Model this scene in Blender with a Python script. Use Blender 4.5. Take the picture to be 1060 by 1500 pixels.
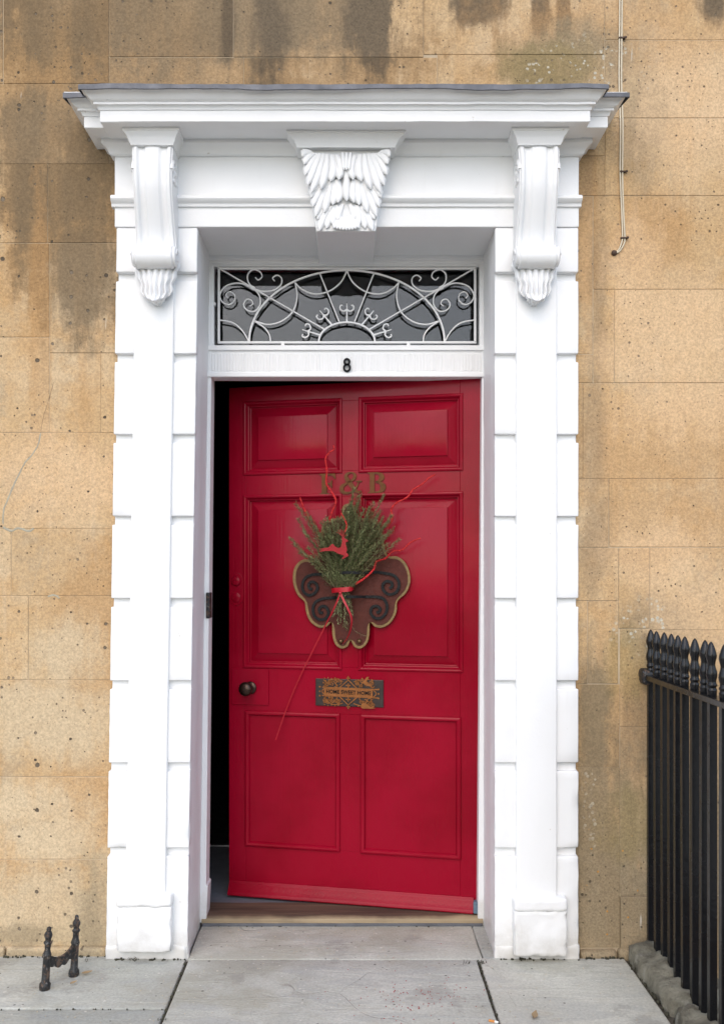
import bpy, bmesh, math, random
from mathutils import Vector, Matrix, noise as mnoise

for o in list(bpy.data.objects):
    bpy.data.objects.remove(o, do_unlink=True)
sc = bpy.context.scene
col = sc.collection
random.seed(8)

# ---------------------------------------------------------------- camera
F, D, ZC, VX, VY = 1400.0, 3.415, 1.39, 510.0, 835.0      # measured on the photograph (1060 x 1500)
cd = bpy.data.cameras.new('camera')
cam = bpy.data.objects.new('camera', cd); col.objects.link(cam); sc.camera = cam
cam.location = (0, -D, ZC); cam.rotation_euler = (math.pi/2, 0, 0)
cd.sensor_fit = 'VERTICAL'; cd.sensor_height = 36; cd.lens = 36*F/1500
cd.shift_x = (530-VX)/1500; cd.shift_y = (VY-750)/1500
cd.clip_start = .05; cd.clip_end = 2000

# ---------------------------------------------------------------- sky, sun, exposure
SUN_EL, SUN_AZ = 41.0, 12.0          # degrees; azimuth to the left of the viewer's back
w = bpy.data.worlds.new('World'); sc.world = w; w.use_nodes = True
wn = w.node_tree; wn.nodes.clear()
sky = wn.nodes.new('ShaderNodeTexSky'); sky.sky_type = 'NISHITA'; sky.sun_disc = False
sky.sun_elevation = math.radians(SUN_EL); sky.sun_rotation = math.radians(180+SUN_AZ)
sky.air_density = 1.0; sky.dust_density = 2.0; sky.ozone_density = 1.0
hs = wn.nodes.new('ShaderNodeHueSaturation'); hs.inputs['Saturation'].default_value = 1.15
bg = wn.nodes.new('ShaderNodeBackground'); bg.inputs[1].default_value = .15
wo = wn.nodes.new('ShaderNodeOutputWorld')
wn.links.new(sky.outputs[0], hs.inputs['Color']); wn.links.new(hs.outputs[0], bg.inputs[0]); wn.links.new(bg.outputs[0], wo.inputs[0])
sd = bpy.data.lights.new('sun', 'SUN'); sd.energy = 1.3; sd.angle = math.radians(150); sd.color = (.975, .99, 1)
sun = bpy.data.objects.new('sun', sd); col.objects.link(sun)
az, el = math.radians(SUN_AZ), math.radians(SUN_EL)
sundir = Vector((-math.sin(az)*math.cos(el), -math.cos(az)*math.cos(el), math.sin(el)))
sun.rotation_euler = sundir.to_track_quat('Z', 'Y').to_euler(); sun.location = sundir*30
sc.view_settings.view_transform = 'Standard'; sc.view_settings.look = 'None'
sc.view_settings.gamma = 1; sc.view_settings.exposure = 0.68; sc.view_settings.use_curve_mapping = False
sc.cycles.max_bounces = 7; sc.cycles.diffuse_bounces = 4; sc.cycles.glossy_bounces = 3; sc.cycles.transmission_bounces = 5; sc.cycles.caustics_reflective = False; sc.cycles.caustics_refractive = False

# ---------------------------------------------------------------- pixel <-> place
def W(px, py, y=0.0):
    k = (D+y)/F
    return Vector(((px-VX)*k, y, ZC+(VY-py)*k))
def X(px, y=0.0): return (px-VX)*(D+y)/F
def Z(py, y=0.0): return ZC+(VY-py)*(D+y)/F
WALL = .05

# ---------------------------------------------------------------- helpers
def tag(o, label=None, cat=None, group=None, kind=None):
    if label: o['label'] = label
    if cat: o['category'] = cat
    if group: o['group'] = group
    if kind: o['kind'] = kind
    return o
def empty(name, loc=(0,0,0), rz=0, parent=None):
    o = bpy.data.objects.new(name, None); col.objects.link(o); o.location = loc; o.rotation_euler = (0,0,rz)
    o.empty_display_size = .05
    if parent: o.parent = parent
    return o
def link_mesh(name, me, mat, parent=None, smooth=None):
    if mat and not me.materials: me.materials.append(mat)
    if smooth is not None: me.polygons.foreach_set('use_smooth', [smooth]*len(me.polygons))
    o = bpy.data.objects.new(name, me); col.objects.link(o)
    if parent: o.parent = parent
    return o
def cr(pts, k=6, closed=False):
    pts = [Vector(p) for p in pts]; n = len(pts); out = []
    for i in range(n if closed else n-1):
        if closed: p0,p1,p2,p3 = pts[i-1],pts[i],pts[(i+1)%n],pts[(i+2)%n]
        else: p0,p1,p2,p3 = pts[max(i-1,0)],pts[i],pts[i+1],pts[min(i+2,n-1)]
        for j in range(k):
            t = j/k
            out.append(.5*((2*p1)+(p2-p0)*t+(2*p0-5*p1+4*p2-p3)*t*t+(3*p1-p0-3*p2+p3)*t**3))
    if not closed: out.append(pts[-1])
    return out
class MB:
    def __init__(s): s.v = []; s.f = []
    def add(s, vs, fs):
        b = len(s.v); s.v += [Vector(v) for v in vs]; s.f += [tuple(b+i for i in f) for f in fs]; return s
    def box(s, x0,x1,y0,y1,z0,z1):
        return s.add([(x0,y0,z0),(x1,y0,z0),(x1,y1,z0),(x0,y1,z0),(x0,y0,z1),(x1,y0,z1),(x1,y1,z1),(x0,y1,z1)],
                     [(0,3,2,1),(4,5,6,7),(0,1,5,4),(1,2,6,5),(2,3,7,6),(3,0,4,7)])
    def prism(s, poly, y0, y1):            # poly of (x,z), extruded in y
        n = len(poly)
        vs = [(p[0],y0,p[1]) for p in poly]+[(p[0],y1,p[1]) for p in poly]
        return s.add(vs, [tuple(range(n)), tuple(range(2*n-1,n-1,-1))]+[(i,i+n,(i+1)%n+n,(i+1)%n) for i in range(n)])
    def sweep(s, path, sec, nrm=None, scale=None, cap=True):   # sec: list of (side, normal) offsets
        path = [Vector(p) for p in path]; n = len(path); m = len(sec); vs = []
        prev = None
        for i,p in enumerate(path):
            t = (path[min(i+1,n-1)]-path[max(i-1,0)])
            if t.length < 1e-9: t = Vector((0,0,1))
            t.normalize()
            if nrm is not None: nn = Vector(nrm); nn = (nn-t*nn.dot(t))
            else:
                nn = prev if prev is not None else (Vector((0,-1,0)) if abs(t.y)<.9 else Vector((1,0,0)))
                nn = nn-t*nn.dot(t)
            if nn.length < 1e-6: nn = t.orthogonal()
            nn.normalize(); prev = nn
            sd_ = t.cross(nn)
            k = scale(i/(n-1)) if scale else 1
            for a,b in sec: vs.append(p+sd_*a*k+nn*b*k)
        fs = [(i*m+j, i*m+(j+1)%m, (i+1)*m+(j+1)%m, (i+1)*m+j) for i in range(n-1) for j in range(m)]
        if cap: fs += [tuple(range(m-1,-1,-1)), tuple(range((n-1)*m, n*m))]
        return s.add(vs, fs)
    def tube(s, path, r, sides=6, scale=None, nrm=None):
        return s.sweep(path, [(r*math.cos(2*math.pi*i/sides), r*math.sin(2*math.pi*i/sides)) for i in range(sides)], nrm, scale)
    def lathe(s, prof, base, axis=(0,0,1), sides=16):   # prof: (r, h)
        ax = Vector(axis).normalized(); a = ax.orthogonal().normalized(); b = ax.cross(a); base = Vector(base)
        vs = []; n = len(prof)
        for r,h in prof:
            for i in range(sides):
                q = 2*math.pi*i/sides; vs.append(base+ax*h+(a*math.cos(q)+b*math.sin(q))*r)
        fs = [(i*sides+j, i*sides+(j+1)%sides, (i+1)*sides+(j+1)%sides, (i+1)*sides+j) for i in range(n-1) for j in range(sides)]
        fs += [tuple(range(sides-1,-1,-1)), tuple(range((n-1)*sides, n*sides))]
        return s.add(vs, fs)
    def grid(s, rows):
        n = len(rows); m = len(rows[0])
        return s.add([v for r in rows for v in r], [(i*m+j, i*m+j+1, (i+1)*m+j+1, (i+1)*m+j) for i in range(n-1) for j in range(m-1)])
    def build(s, name, mat, parent=None, smooth=False, bevel=0, seg=2, recalc=True, angle=None):
        me = bpy.data.meshes.new(name); me.from_pydata([tuple(v) for v in s.v], [], s.f)
        if bevel or recalc:
            bm = bmesh.new(); bm.from_mesh(me)
            if recalc: bmesh.ops.recalc_face_normals(bm, faces=bm.faces)
            if bevel:
                es = [e for e in bm.edges if len(e.link_faces)==2 and e.calc_face_angle(0) > .5]
                bmesh.ops.bevel(bm, geom=es, offset=bevel, segments=seg, affect='EDGES', profile=.5, clamp_overlap=True)
            bm.to_mesh(me); bm.free()
        o = link_mesh(name, me, mat, parent, smooth)
        if smooth and angle: me.set_sharp_from_angle(angle=math.radians(angle))
        return o
def fbm(p, s, seed=0):
    return mnoise.fractal(Vector((p[0]*s+seed*7.3, p[1]*s+seed*3.1, p[2]*s-seed*5.7)), 1.0, 2.0, 4)
def worn(name, x0,x1,y0,y1,z0,z1, mat, parent=None, r=.006, cell=.02, amp=.0012, nscale=22, seed=0, shear=None, chip=0.0):
    """a block with rounded, uneven edges"""
    mb = MB()
    nx = max(2,int((x1-x0)/cell)); ny = max(2,int((y1-y0)/cell)); nz = max(2,int((z1-z0)/cell))
    def lin(a,b,n):
        e = min(r*1.2,(b-a)*.3); ins = [a+e+(b-a-2*e)*i/max(1,n-1) for i in range(max(2,n))]
        return [a, a+e*.35]+ins+[b-e*.35, b]
    xs,ys,zs = lin(x0,x1,nx),lin(y0,y1,ny),lin(z0,z1,nz)
    def pt(v):
        c = Vector((min(max(v[0],x0+r),x1-r), min(max(v[1],y0+r),y1-r), min(max(v[2],z0+r),z1-r)))
        d = Vector(v)-c
        L = d.length
        if L > 1e-9:
            d.normalize()
            n_out = sum(abs(q)>1e-6 for q in (Vector(v)-c))
            k = r + amp*fbm(v, nscale, seed)
            if chip and n_out >= 2: k -= chip*max(0, fbm(v, 22, seed+5)-.12)*1.6
            c = c+d*k
        if shear: c = shear(c)
        return c
    def face(A,B,fn): mb.grid([[pt(fn(a,b)) for b in B] for a in A])
    face(xs,zs,lambda a,b:(a,y0,b)); face(xs,zs,lambda a,b:(a,y1,b))
    face(ys,zs,lambda a,b:(x0,a,b)); face(ys,zs,lambda a,b:(x1,a,b))
    face(xs,ys,lambda a,b:(a,b,z0)); face(xs,ys,lambda a,b:(a,b,z1))
    me = bpy.data.meshes.new(name); me.from_pydata([tuple(v) for v in mb.v], [], mb.f)
    bm = bmesh.new(); bm.from_mesh(me); bmesh.ops.remove_doubles(bm, verts=bm.verts, dist=1e-5)
    bmesh.ops.recalc_face_normals(bm, faces=bm.faces); bm.to_mesh(me); bm.free()
    return link_mesh(name, me, mat, parent, True)

# ---------------------------------------------------------------- materials
class NT:
    def __init__(s, name, **kw):
        s.m = bpy.data.materials.new(name); s.m.use_nodes = True; s.t = s.m.node_tree
        s.b = s.t.nodes['Principled BSDF']; s.pos = s.t.nodes.new('ShaderNodeNewGeometry').outputs['Position']
        for k,v in kw.items():
            s.b.inputs[k.replace('_',' ')].default_value = v
    def L(s, a, b): s.t.links.new(a, b)
    def put(s, sock, v):
        if hasattr(v, 'is_output'): s.L(v, sock)
        else: sock.default_value = (*v,1) if isinstance(v, tuple) and len(v)==3 and sock.type=='RGBA' else v
    def mapv(s, scale=(1,1,1), loc=(0,0,0), vec=None):
        n = s.t.nodes.new('ShaderNodeMapping'); s.L(vec or s.pos, n.inputs[0]); n.inputs['Scale'].default_value = scale; n.inputs['Location'].default_value = loc
        return n.outputs[0]
    def noise(s, scale, detail=4, rough=.55, vec=None, dist=0):
        n = s.t.nodes.new('ShaderNodeTexNoise'); s.L(vec or s.pos, n.inputs['Vector'])
        n.inputs['Scale'].default_value = scale; n.inputs['Detail'].default_value = detail; n.inputs['Roughness'].default_value = rough; n.inputs['Distortion'].default_value = dist
        return n.outputs['Fac']
    def voro(s, scale, vec=None, feature='F1'):
        n = s.t.nodes.new('ShaderNodeTexVoronoi'); s.L(vec or s.pos, n.inputs['Vector']); n.inputs['Scale'].default_value = scale; n.feature = feature
        return n
    def voro2(s, scale, loc=(0,0)):
        n = s.t.nodes.new('ShaderNodeTexVoronoi'); n.voronoi_dimensions = '2D'; n.inputs['Scale'].default_value = scale
        x,y,z = s.sep(); c = s.t.nodes.new('ShaderNodeCombineXYZ'); s.L(s.ma('ADD', x, loc[0]), c.inputs[0]); s.L(s.ma('ADD', z, loc[1]), c.inputs[1]); s.L(c.outputs[0], n.inputs['Vector'])
        return n
    def ma(s, op, a, b=0.0, c=None, clamp=False):
        n = s.t.nodes.new('ShaderNodeMath'); n.operation = op; n.use_clamp = clamp
        s.put(n.inputs[0], a); s.put(n.inputs[1], b)
        if c is not None: s.put(n.inputs[2], c)
        return n.outputs[0]
    def step(s, v, lo, hi, o0=0., o1=1.):
        n = s.t.nodes.new('ShaderNodeMapRange'); n.interpolation_type = 'SMOOTHSTEP'
        s.put(n.inputs[0], v)
        for i,q in zip((1,2,3,4),(lo,hi,o0,o1)): n.inputs[i].default_value = q
        return n.outputs[0]
    def mix(s, f, a, b, mode='MIX'):
        n = s.t.nodes.new('ShaderNodeMix'); n.data_type = 'RGBA'; n.blend_type = mode
        s.put(n.inputs[0], f); s.put(n.inputs[6], a); s.put(n.inputs[7], b)
        return n.outputs[2]
    def bump(s, h, strength=.3, dist=.01, nrm=None):
        n = s.t.nodes.new('ShaderNodeBump'); s.put(n.inputs['Height'], h); n.inputs['Strength'].default_value = strength; n.inputs['Distance'].default_value = dist
        if nrm is not None: s.L(nrm, n.inputs['Normal'])
        s.L(n.outputs[0], s.b.inputs['Normal']); return n.outputs[0]
    def sep(s):
        n = s.t.nodes.new('ShaderNodeSeparateXYZ'); s.L(s.pos, n.inputs[0]); return n.outputs
    def rnd(s):
        return s.t.nodes.new('ShaderNodeObjectInfo').outputs['Random']
    def color(s, v): s.put(s.b.inputs['Base Color'], v)
    def rough(s, v): s.put(s.b.inputs['Roughness'], v)

def simple(name, c, rough=.5, metal=0, bump=0, bs=60, var=.25, **kw):
    n = NT(name, Metallic=metal, **kw)
    f = n.noise(bs*.3, 5)
    n.color(n.mix(f, tuple(q*(1-var) for q in c), tuple(min(1,q*(1+var)) for q in c)))
    n.rough(n.step(n.noise(bs*.5,4), .3,.7, rough*.85, min(1,rough*1.15)))
    if bump: n.bump(n.noise(bs, 5), bump, .004)
    return n.m

def stone_material():
    n = NT('bath_stone'); x,y,z = n.sep()
    big = n.noise(1.7, 5, .6); mid = n.noise(7, 6, .65); fine = n.noise(130, 4, .75)
    streak = n.noise(1, 6, .6, n.mapv((9,1,.9))); streak2 = n.noise(1, 5, .6, n.mapv((22,1,1.6),(3,0,1)))
    c = n.mix(n.step(big,.32,.68), (.48,.315,.155), (.535,.405,.255))
    c = n.mix(n.ma('MULTIPLY', n.step(mid,.47,.66), .6), c, (.47,.28,.118))
    c = n.mix(n.ma('MULTIPLY', n.step(streak,.5,.66), .5), c, (.44,.26,.112))
    c = n.mix(n.ma('MULTIPLY', n.step(n.noise(3.1,7,.7,n.mapv((1,1,1),(9,3,5))),.55,.66), .5), c, (.36,.29,.20))
    c = n.mix(n.ma('MULTIPLY', n.step(streak2,.55,.75), .3), c, (.54,.45,.33))
    edge = n.ma('ADD', n.ma('MULTIPLY', n.ma('SUBTRACT', n.noise(4.5, 6, .72), .5), 2.6), n.ma('MULTIPLY', n.ma('SUBTRACT', n.noise(1, 5, .7, n.mapv((14,1,2.2),(5,0,8))), .5), 1.6))
    def blob(px,py,rx,ry,soft=.8):
        X0,Z0 = X(px,WALL), Z(py,WALL); k = (D+WALL)/F
        a = n.ma('MULTIPLY', n.ma('SUBTRACT', x, X0), 1/(rx*k)); b = n.ma('MULTIPLY', n.ma('SUBTRACT', z, Z0), 1/(ry*k))
        d = n.ma('SQRT', n.ma('ADD', n.ma('MULTIPLY',a,a), n.ma('MULTIPLY',b,b)))
        return n.step(n.ma('ADD', d, edge), 1+soft*.42, 1-soft*.42)
    def stain(c, colr, amt, *blobs, mod=None):
        f = None
        for b in blobs:
            m = blob(*b); f = m if f is None else n.ma('MAXIMUM', f, m)
        if mod is not None: f = n.ma('MULTIPLY', f, mod)
        return n.mix(n.ma('MULTIPLY', f, amt), c, colr)
    vmod = n.step(n.noise(1, 6, .65, n.mapv((6,1,.8),(7,0,2))), .28,.55,.5,1)
    c = stain(c, (.27,.165,.075), .9, (240,60,420,170), (100,300,110,150), mod=n.step(n.noise(3.2,6),.3,.55,.6,1))
    c = stain(c, (.115,.090,.058), .80, (250,15,330,95), (90,255,110,120), (120,400,70,90,.9), mod=vmod)
    c = stain(c, (.045,.034,.024), .95, (545,25,36,75), (790,5,16,55), (700,0,50,50), (825,10,9,45), (1045,10,25,30), (395,60,24,80,1.2), (335,40,10,70,1.2))
    c = stain(c, (.40,.225,.09), .55, (1010,650,150,70), (60,470,16,190), (1000,770,120,60), (960,340,60,60,1.2), (860,330,16,150), (130,930,60,110,1.2), (130,1180,60,60,1.2), (880,60,200,60,1.2), (935,1100,30,90,1.2))
    c = stain(c, (.22,.15,.085), .6, (876,420,12,150,1.2), (868,640,15,140,1.2), (872,790,20,80,1.2), (1000,1090,120,80,1.2), (858,250,12,60,1.2), mod=vmod)
    c = stain(c, (.165,.14,.092), .8, (850,98,110,52,1.1), (960,915,66,42,1.1), (935,165,40,90,1.2), (890,1270,110,170,1.2), (1000,1300,120,170,1.2), (870,1060,22,120,1.2))
    c = stain(c, (.22,.17,.05), .45, (800,100,70,35,1.2), (925,1210,40,60,1.2), (120,1375,80,22,1.2), (915,960,30,50,1.2))
    c = stain(c, (.56,.465,.32), .7, (70,1060,90,60,1.3), (40,1180,80,40,1.3), (90,960,60,50,1.3), (70,1340,200,70,1.1), (60,1225,70,40,1.2), (300,1300,200,60,1.2))
    c = stain(c, (.26,.215,.14), .7, (60,1400,260,13,1.2), (880,1396,60,12,1.2), (135,1330,22,70,1.2), (30,1370,50,16,1.2))
    c = stain(c, (.64,.445,.265), .6, (990,480,90,80,1.2), (1000,600,80,50,1.3), (980,820,70,50,1.2), (1000,150,110,90,1.2), (930,440,40,110,1.2), (960,520,90,40,1.3), (90,700,110,60,1.3), (1010,900,80,60,1.3))
    # pale lichen spots
    v = n.voro2(48); spot = n.ma('LESS_THAN', v.outputs['Distance'], n.ma('MULTIPLY', n.noise(11,3), .50))
    lb = n.ma('MAXIMUM', blob(870,100,80,36,1.0), n.ma('MAXIMUM', blob(935,915,55,32,1.0), n.ma('MULTIPLY', blob(865,1180,14,60,1.0), .5)))
    c = n.mix(n.ma('MULTIPLY', n.ma('MULTIPLY', spot, lb), n.step(n.noise(20,2),.5,.6)), c, (.48,.46,.38))
    # orange lichen dots, rare
    v2 = n.voro2(9,(4,2)); od = n.ma('LESS_THAN', n.ma('ADD', v2.outputs['Distance'], n.ma('MULTIPLY', n.noise(60,3), .06)), .062)
    c = n.mix(n.ma('MULTIPLY', n.ma('MULTIPLY', od, blob(905,1300,50,90,.5)), .9), c, (.50,.22,.02))
    # each block its own tone, fine grain
    c = n.mix(.16, c, n.mix(n.rnd(), (.36,.235,.12), (.64,.50,.33)))
    c = n.mix(.75, c, n.mix(n.step(fine,.25,.75), (.66,.65,.65), (1.30,1.29,1.26)), 'MULTIPLY')
    # pits
    v3 = n.voro2(16); cs = n.t.nodes.new('ShaderNodeSeparateColor'); n.L(v3.outputs['Color'], cs.inputs[0])
    wob = n.ma('MULTIPLY', n.ma('SUBTRACT', n.noise(90,2), .5), .12)
    pr = n.ma('MULTIPLY', n.ma('MULTIPLY', n.ma('POWER', cs.outputs[0], 5.0), n.ma('MULTIPLY', n.step(n.noise(1.9,3,.5,n.mapv((1,1,1),(2,8,1))),.38,.62,.3,1.2), n.step(x,-.2,.4,1.0,.45))), .105)
    pit = n.step(n.ma('SUBTRACT', n.ma('ADD', v3.outputs['Distance'], wob), pr), .018, -.012)
    v4 = n.voro2(42,(3,5)); cs4 = n.t.nodes.new('ShaderNodeSeparateColor'); n.L(v4.outputs['Color'], cs4.inputs[0])
    pit2 = n.step(n.ma('SUBTRACT', v4.outputs['Distance'], n.ma('MULTIPLY', n.ma('MULTIPLY', n.ma('POWER', cs4.outputs[1], 7), n.step(n.noise(2.7,3),.4,.65,.3,1.3)), .19)), .02, -.02)
    pits = n.ma('MAXIMUM', pit, n.ma('MULTIPLY', pit2, .8))
    pitc = n.mix(cs.outputs[2], (.05,.04,.03), (.20,.16,.115))
    c = n.mix(n.ma('MULTIPLY', pits, .95), c, pitc)
    # white scuffs
    sc_ = n.noise(1, 3, .5, n.mapv((26,1,5),(11,0,4)))
    c = n.mix(n.ma('MULTIPLY', n.step(sc_,.73,.80), .55), c, (.72,.68,.60))
    n.color(c); n.rough(.92); n.b.inputs['Specular IOR Level'].default_value = .2
    rough_patch = n.ma('MULTIPLY', n.step(n.noise(2.3,4),.45,.65), n.noise(38,6,.75))
    h = n.ma('SUBTRACT', n.ma('ADD', n.ma('MULTIPLY', fine, .22), n.ma('ADD', n.ma('MULTIPLY', mid,.25), n.ma('MULTIPLY', rough_patch, .5))), n.ma('MULTIPLY', pits, 1.1))
    n.bump(h, .8, .007)
    return n.m

def white_paint(name, c=(.785,.792,.795), dirt=.6, bumpk=.22):
    n = NT(name)
    a = n.noise(3,6,.6); b = n.noise(1,5,.6,n.mapv((30,30,2)))
    cc = n.mix(n.ma('MULTIPLY', n.step(a,.5,.75), dirt*.5), c, tuple(q*k for q,k in zip(c,(.90,.89,.86))))
    cc = n.mix(n.ma('MULTIPLY', n.step(b,.58,.8), dirt*.45), cc, tuple(q*k for q,k in zip(c,(.86,.845,.82))))
    sp = n.step(n.noise(34,3,.6), .715,.76); cc = n.mix(n.ma('MULTIPLY', sp, dirt), cc, (.50,.46,.41))
    zs = n.sep()[2]; spl = n.ma('MULTIPLY', n.step(n.ma('ADD', zs, n.ma('MULTIPLY', n.ma('SUBTRACT', n.noise(9,5,.7), .5), .35)), .16, -.06), .55); cc = n.mix(spl, cc, (.40,.37,.31))
    n.color(cc); n.rough(n.step(n.noise(8,4),.3,.7,.38,.58))
    n.bump(n.ma('ADD', n.ma('MULTIPLY', n.noise(26,5,.6),.7), n.ma('MULTIPLY', n.noise(120,4,.6), .35)), bumpk, .006)
    return n.m

def red_paint():
    n = NT('red_gloss_paint')
    grain = n.noise(1, 5, .6, n.mapv((140,140,3.0)))
    big = n.noise(2.2,5)
    c = n.mix(n.step(big,.38,.62), (.220,.0016,.0120), (.275,.0028,.0180))
    c = n.mix(n.ma('MULTIPLY', n.step(grain,.58,.8), .22), c, (.185,.0015,.009))
    n.color(c); n.rough(n.step(n.noise(5,5),.3,.7,.11,.24))
    n.b.inputs['Specular IOR Level'].default_value = .15
    n.bump(n.ma('ADD', n.ma('MULTIPLY', grain,1.0), n.ma('MULTIPLY', n.noise(7,3), 1.2)), .30, .0030)
    return n.m

def paving():
    n = NT('pennant_paving')
    big = n.noise(2.0,6,.6,None,.6); mid = n.noise(9,8,.7); fine = n.noise(110,5,.7)
    lay = n.noise(1, 6, .6, n.mapv((3,11,1),(2,1,0)), 1.2)
    c = n.mix(n.step(big,.3,.7), (.325,.333,.295), (.505,.508,.455))
    c = n.mix(n.ma('MULTIPLY', n.step(lay,.5,.64), .6), c, (.29,.305,.30))
    c = n.mix(n.ma('MULTIPLY', n.step(mid,.52,.74), .5), c, (.34,.29,.20))
    c = n.mix(.4, c, n.mix(n.rnd(), (.28,.295,.28), (.54,.515,.44)))
    c = n.mix(.6, c, n.mix(n.step(fine,.25,.75), (.72,.72,.72), (1.25,1.25,1.25)), 'MULTIPLY')
    c = n.mix(n.ma('MULTIPLY', n.step(n.noise(1.6,6,.65,n.mapv((1,1,1),(5,2,7))),.50,.64), .5), c, (.27,.255,.19))
    c = n.mix(n.ma('MULTIPLY', n.step(n.noise(3.3,7,.7,n.mapv((1,1,1),(8,1,3))),.56,.64), .45), c, (.23,.22,.20))
    v = n.voro(75); cs = n.t.nodes.new('ShaderNodeSeparateColor'); n.L(v.outputs['Color'], cs.inputs[0])
    sp = n.ma('LESS_THAN', v.outputs['Distance'], n.ma('MULTIPLY', n.ma('POWER', cs.outputs[0], 9), .36))
    c = n.mix(n.ma('MULTIPLY', sp, .8), c, n.mix(n.ma('GREATER_THAN', cs.outputs[1], .35), (.06,.055,.05), (.55,.53,.48)))
    vc = n.voro(2.3, n.mapv((1,1,1),(0,0,0)), 'DISTANCE_TO_EDGE')
    wv = n.t.nodes.new('ShaderNodeVectorMath'); wv.operation = 'ADD'
    nz = n.t.nodes.new('ShaderNodeTexNoise'); nz.inputs['Scale'].default_value = 2.2; n.L(n.pos, nz.inputs['Vector'])
    sc2 = n.t.nodes.new('ShaderNodeVectorMath'); sc2.operation = 'SCALE'; n.L(nz.outputs['Color'], sc2.inputs[0]); sc2.inputs['Scale'].default_value = .35
    n.L(n.pos, wv.inputs[0]); n.L(sc2.outputs[0], wv.inputs[1]); n.L(wv.outputs[0], vc.inputs['Vector'])
    crack = n.ma('MULTIPLY', n.step(vc.outputs['Distance'], .006, .002), n.step(n.noise(1.6,3),.5,.62))
    c = n.mix(n.ma('MULTIPLY', crack, .16), c, (.085,.075,.06))
    n.color(c); n.rough(.85)
    n.bump(n.ma('SUBTRACT', n.ma('ADD', n.ma('MULTIPLY', mid,.6), n.ma('ADD', n.ma('MULTIPLY', fine,.15), n.ma('MULTIPLY', n.step(lay,.48,.55), .3))), crack), .5, .006)
    return n.m

M = {}
M['stone'] = stone_material()
M['white'] = white_paint('white_masonry_paint')
M['whitewood'] = white_paint('white_wood_paint', (.78,.785,.79), .3, .10)
M['ironwhite'] = white_paint('white_iron_paint', (.80,.80,.80), .3, .1)
M['red'] = red_paint()
M['paving'] = paving()
M['mortar'] = simple('lime_mortar', (.47,.375,.255), .95, 0, .5, 24, .5)
M['repair'] = simple('grey_mortar', (.36,.33,.25), .95, 0, .6, 120, .25)
M['crack'] = simple('crack_dirt', (.20,.14,.085), .95)
M['joint'] = simple('joint_dirt', (.075,.065,.05), .95, 0, .6, 120, .4)
M['lead'] = simple('lead_sheet', (.115,.12,.135), .55, .3, .5, 50, .55)
M['black'] = simple('black_gloss_iron_paint', (.007,.007,.008), .25, 0, .35, 35, .3, Specular_IOR_Level=.35)
M['oldiron'] = simple('flaking_black_iron', (.022,.021,.021), .5, .3, 1.0, 110, .5)
M['scroll'] = simple('painted_dark_iron', (.009,.0095,.010), .55, 0, .6, 150, .4, Specular_IOR_Level=.2)
M['bronze'] = simple('dark_bronze', (.055,.036,.028), .30, .85, .1, 60, .3)
M['plate'] = simple('tarnished_bronze_plate', (.048,.038,.036), .34, .7, .2, 90, .3)
M['rust'] = simple('rust', (.26,.095,.022), .8, .15, .6, 220, .45)
M['brass'] = simple('aged_brass_letters', (.125,.046,.012), .55, .15, .4, 130, .6, Specular_IOR_Level=.25)
M['stud'] = simple('brass_stud', (.16,.10,.05), .4, .8, .3, 120, .3)
M['board'] = simple('dark_red_brown_board', (.075,.019,.013), .6, 0, .4, 120, .35, Specular_IOR_Level=.2)
M['gold'] = simple('worn_gilt_edge', (.20,.125,.042), .55, 0, .8, 160, .55)
M['ribbon'] = simple('red_satin_ribbon', (.38,.008,.018), .35, 0, 0, 60, .15)
M['felt'] = simple('red_glitter_felt', (.33,.012,.016), .7, 0, .9, 400, .3)
def needle():
    n = NT('rosemary_leaf'); f = n.step(n.noise(170,2),.36,.64); c = n.mix(f, (.050,.070,.026), (.31,.335,.15)); n.color(c); n.rough(.55); return n.m
M['needle'] = needle()
M['stem'] = simple('rosemary_stem', (.16,.115,.065), .8, 0, 0, 200, .3)
M['cable'] = simple('cream_cable', (.58,.51,.38), .5, 0, .1, 60, .2)
M['clip'] = simple('rusty_clip', (.08,.05,.035), .7, .3, .5, 150, .4)
M['digit'] = simple('black_numeral', (.005,.005,.006), .5, Specular_IOR_Level=.15)
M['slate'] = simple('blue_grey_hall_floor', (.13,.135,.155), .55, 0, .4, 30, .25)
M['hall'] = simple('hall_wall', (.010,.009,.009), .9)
M['asphalt'] = simple('asphalt', (.05,.05,.052), .9, 0, .6, 90, .25)
def kerbstone():
    n = NT('lichened_kerb_stone'); m = n.noise(9,7,.7); f = n.noise(45,6,.75)
    c = n.mix(n.step(m,.35,.65), (.13,.118,.085), (.29,.27,.205)); c = n.mix(n.ma('MULTIPLY', n.step(n.noise(5,6,.7,n.mapv((1,1,1),(3,3,3))),.54,.62), .7), c, (.36,.345,.29))
    c = n.mix(n.step(f,.58,.74), c, (.08,.072,.052)); n.color(c); n.rough(.95); n.bump(n.ma('ADD', f, m), 1.0, .02); return n.m
M['kerb'] = kerbstone()
def flaked():
    n = NT('flaking_black_iron'); f = n.noise(48,6,.7); k = n.step(f,.53,.58); c = n.mix(k, (.014,.014,.015), (.105,.07,.05)); c = n.mix(n.ma('MULTIPLY', n.step(n.noise(90,4),.6,.66), .8), c, (.16,.15,.14))
    n.color(c); n.rough(n.step(f,.5,.6,.38,.9)); n.bump(n.ma('ADD', k, n.ma('MULTIPLY', n.noise(150,3), -.6)), .8, -.003); return n.m
M['oldiron'] = flaked()
M['moss'] = simple('moss', (.040,.038,.022), .95, 0, .8, 60, .6)
M['leaf'] = simple('dry_leaf', (.28,.20,.11), .8, 0, .3, 90, .3)
M['steel'] = simple('metal_bar', (.5,.5,.5), .35, .9)
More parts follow.
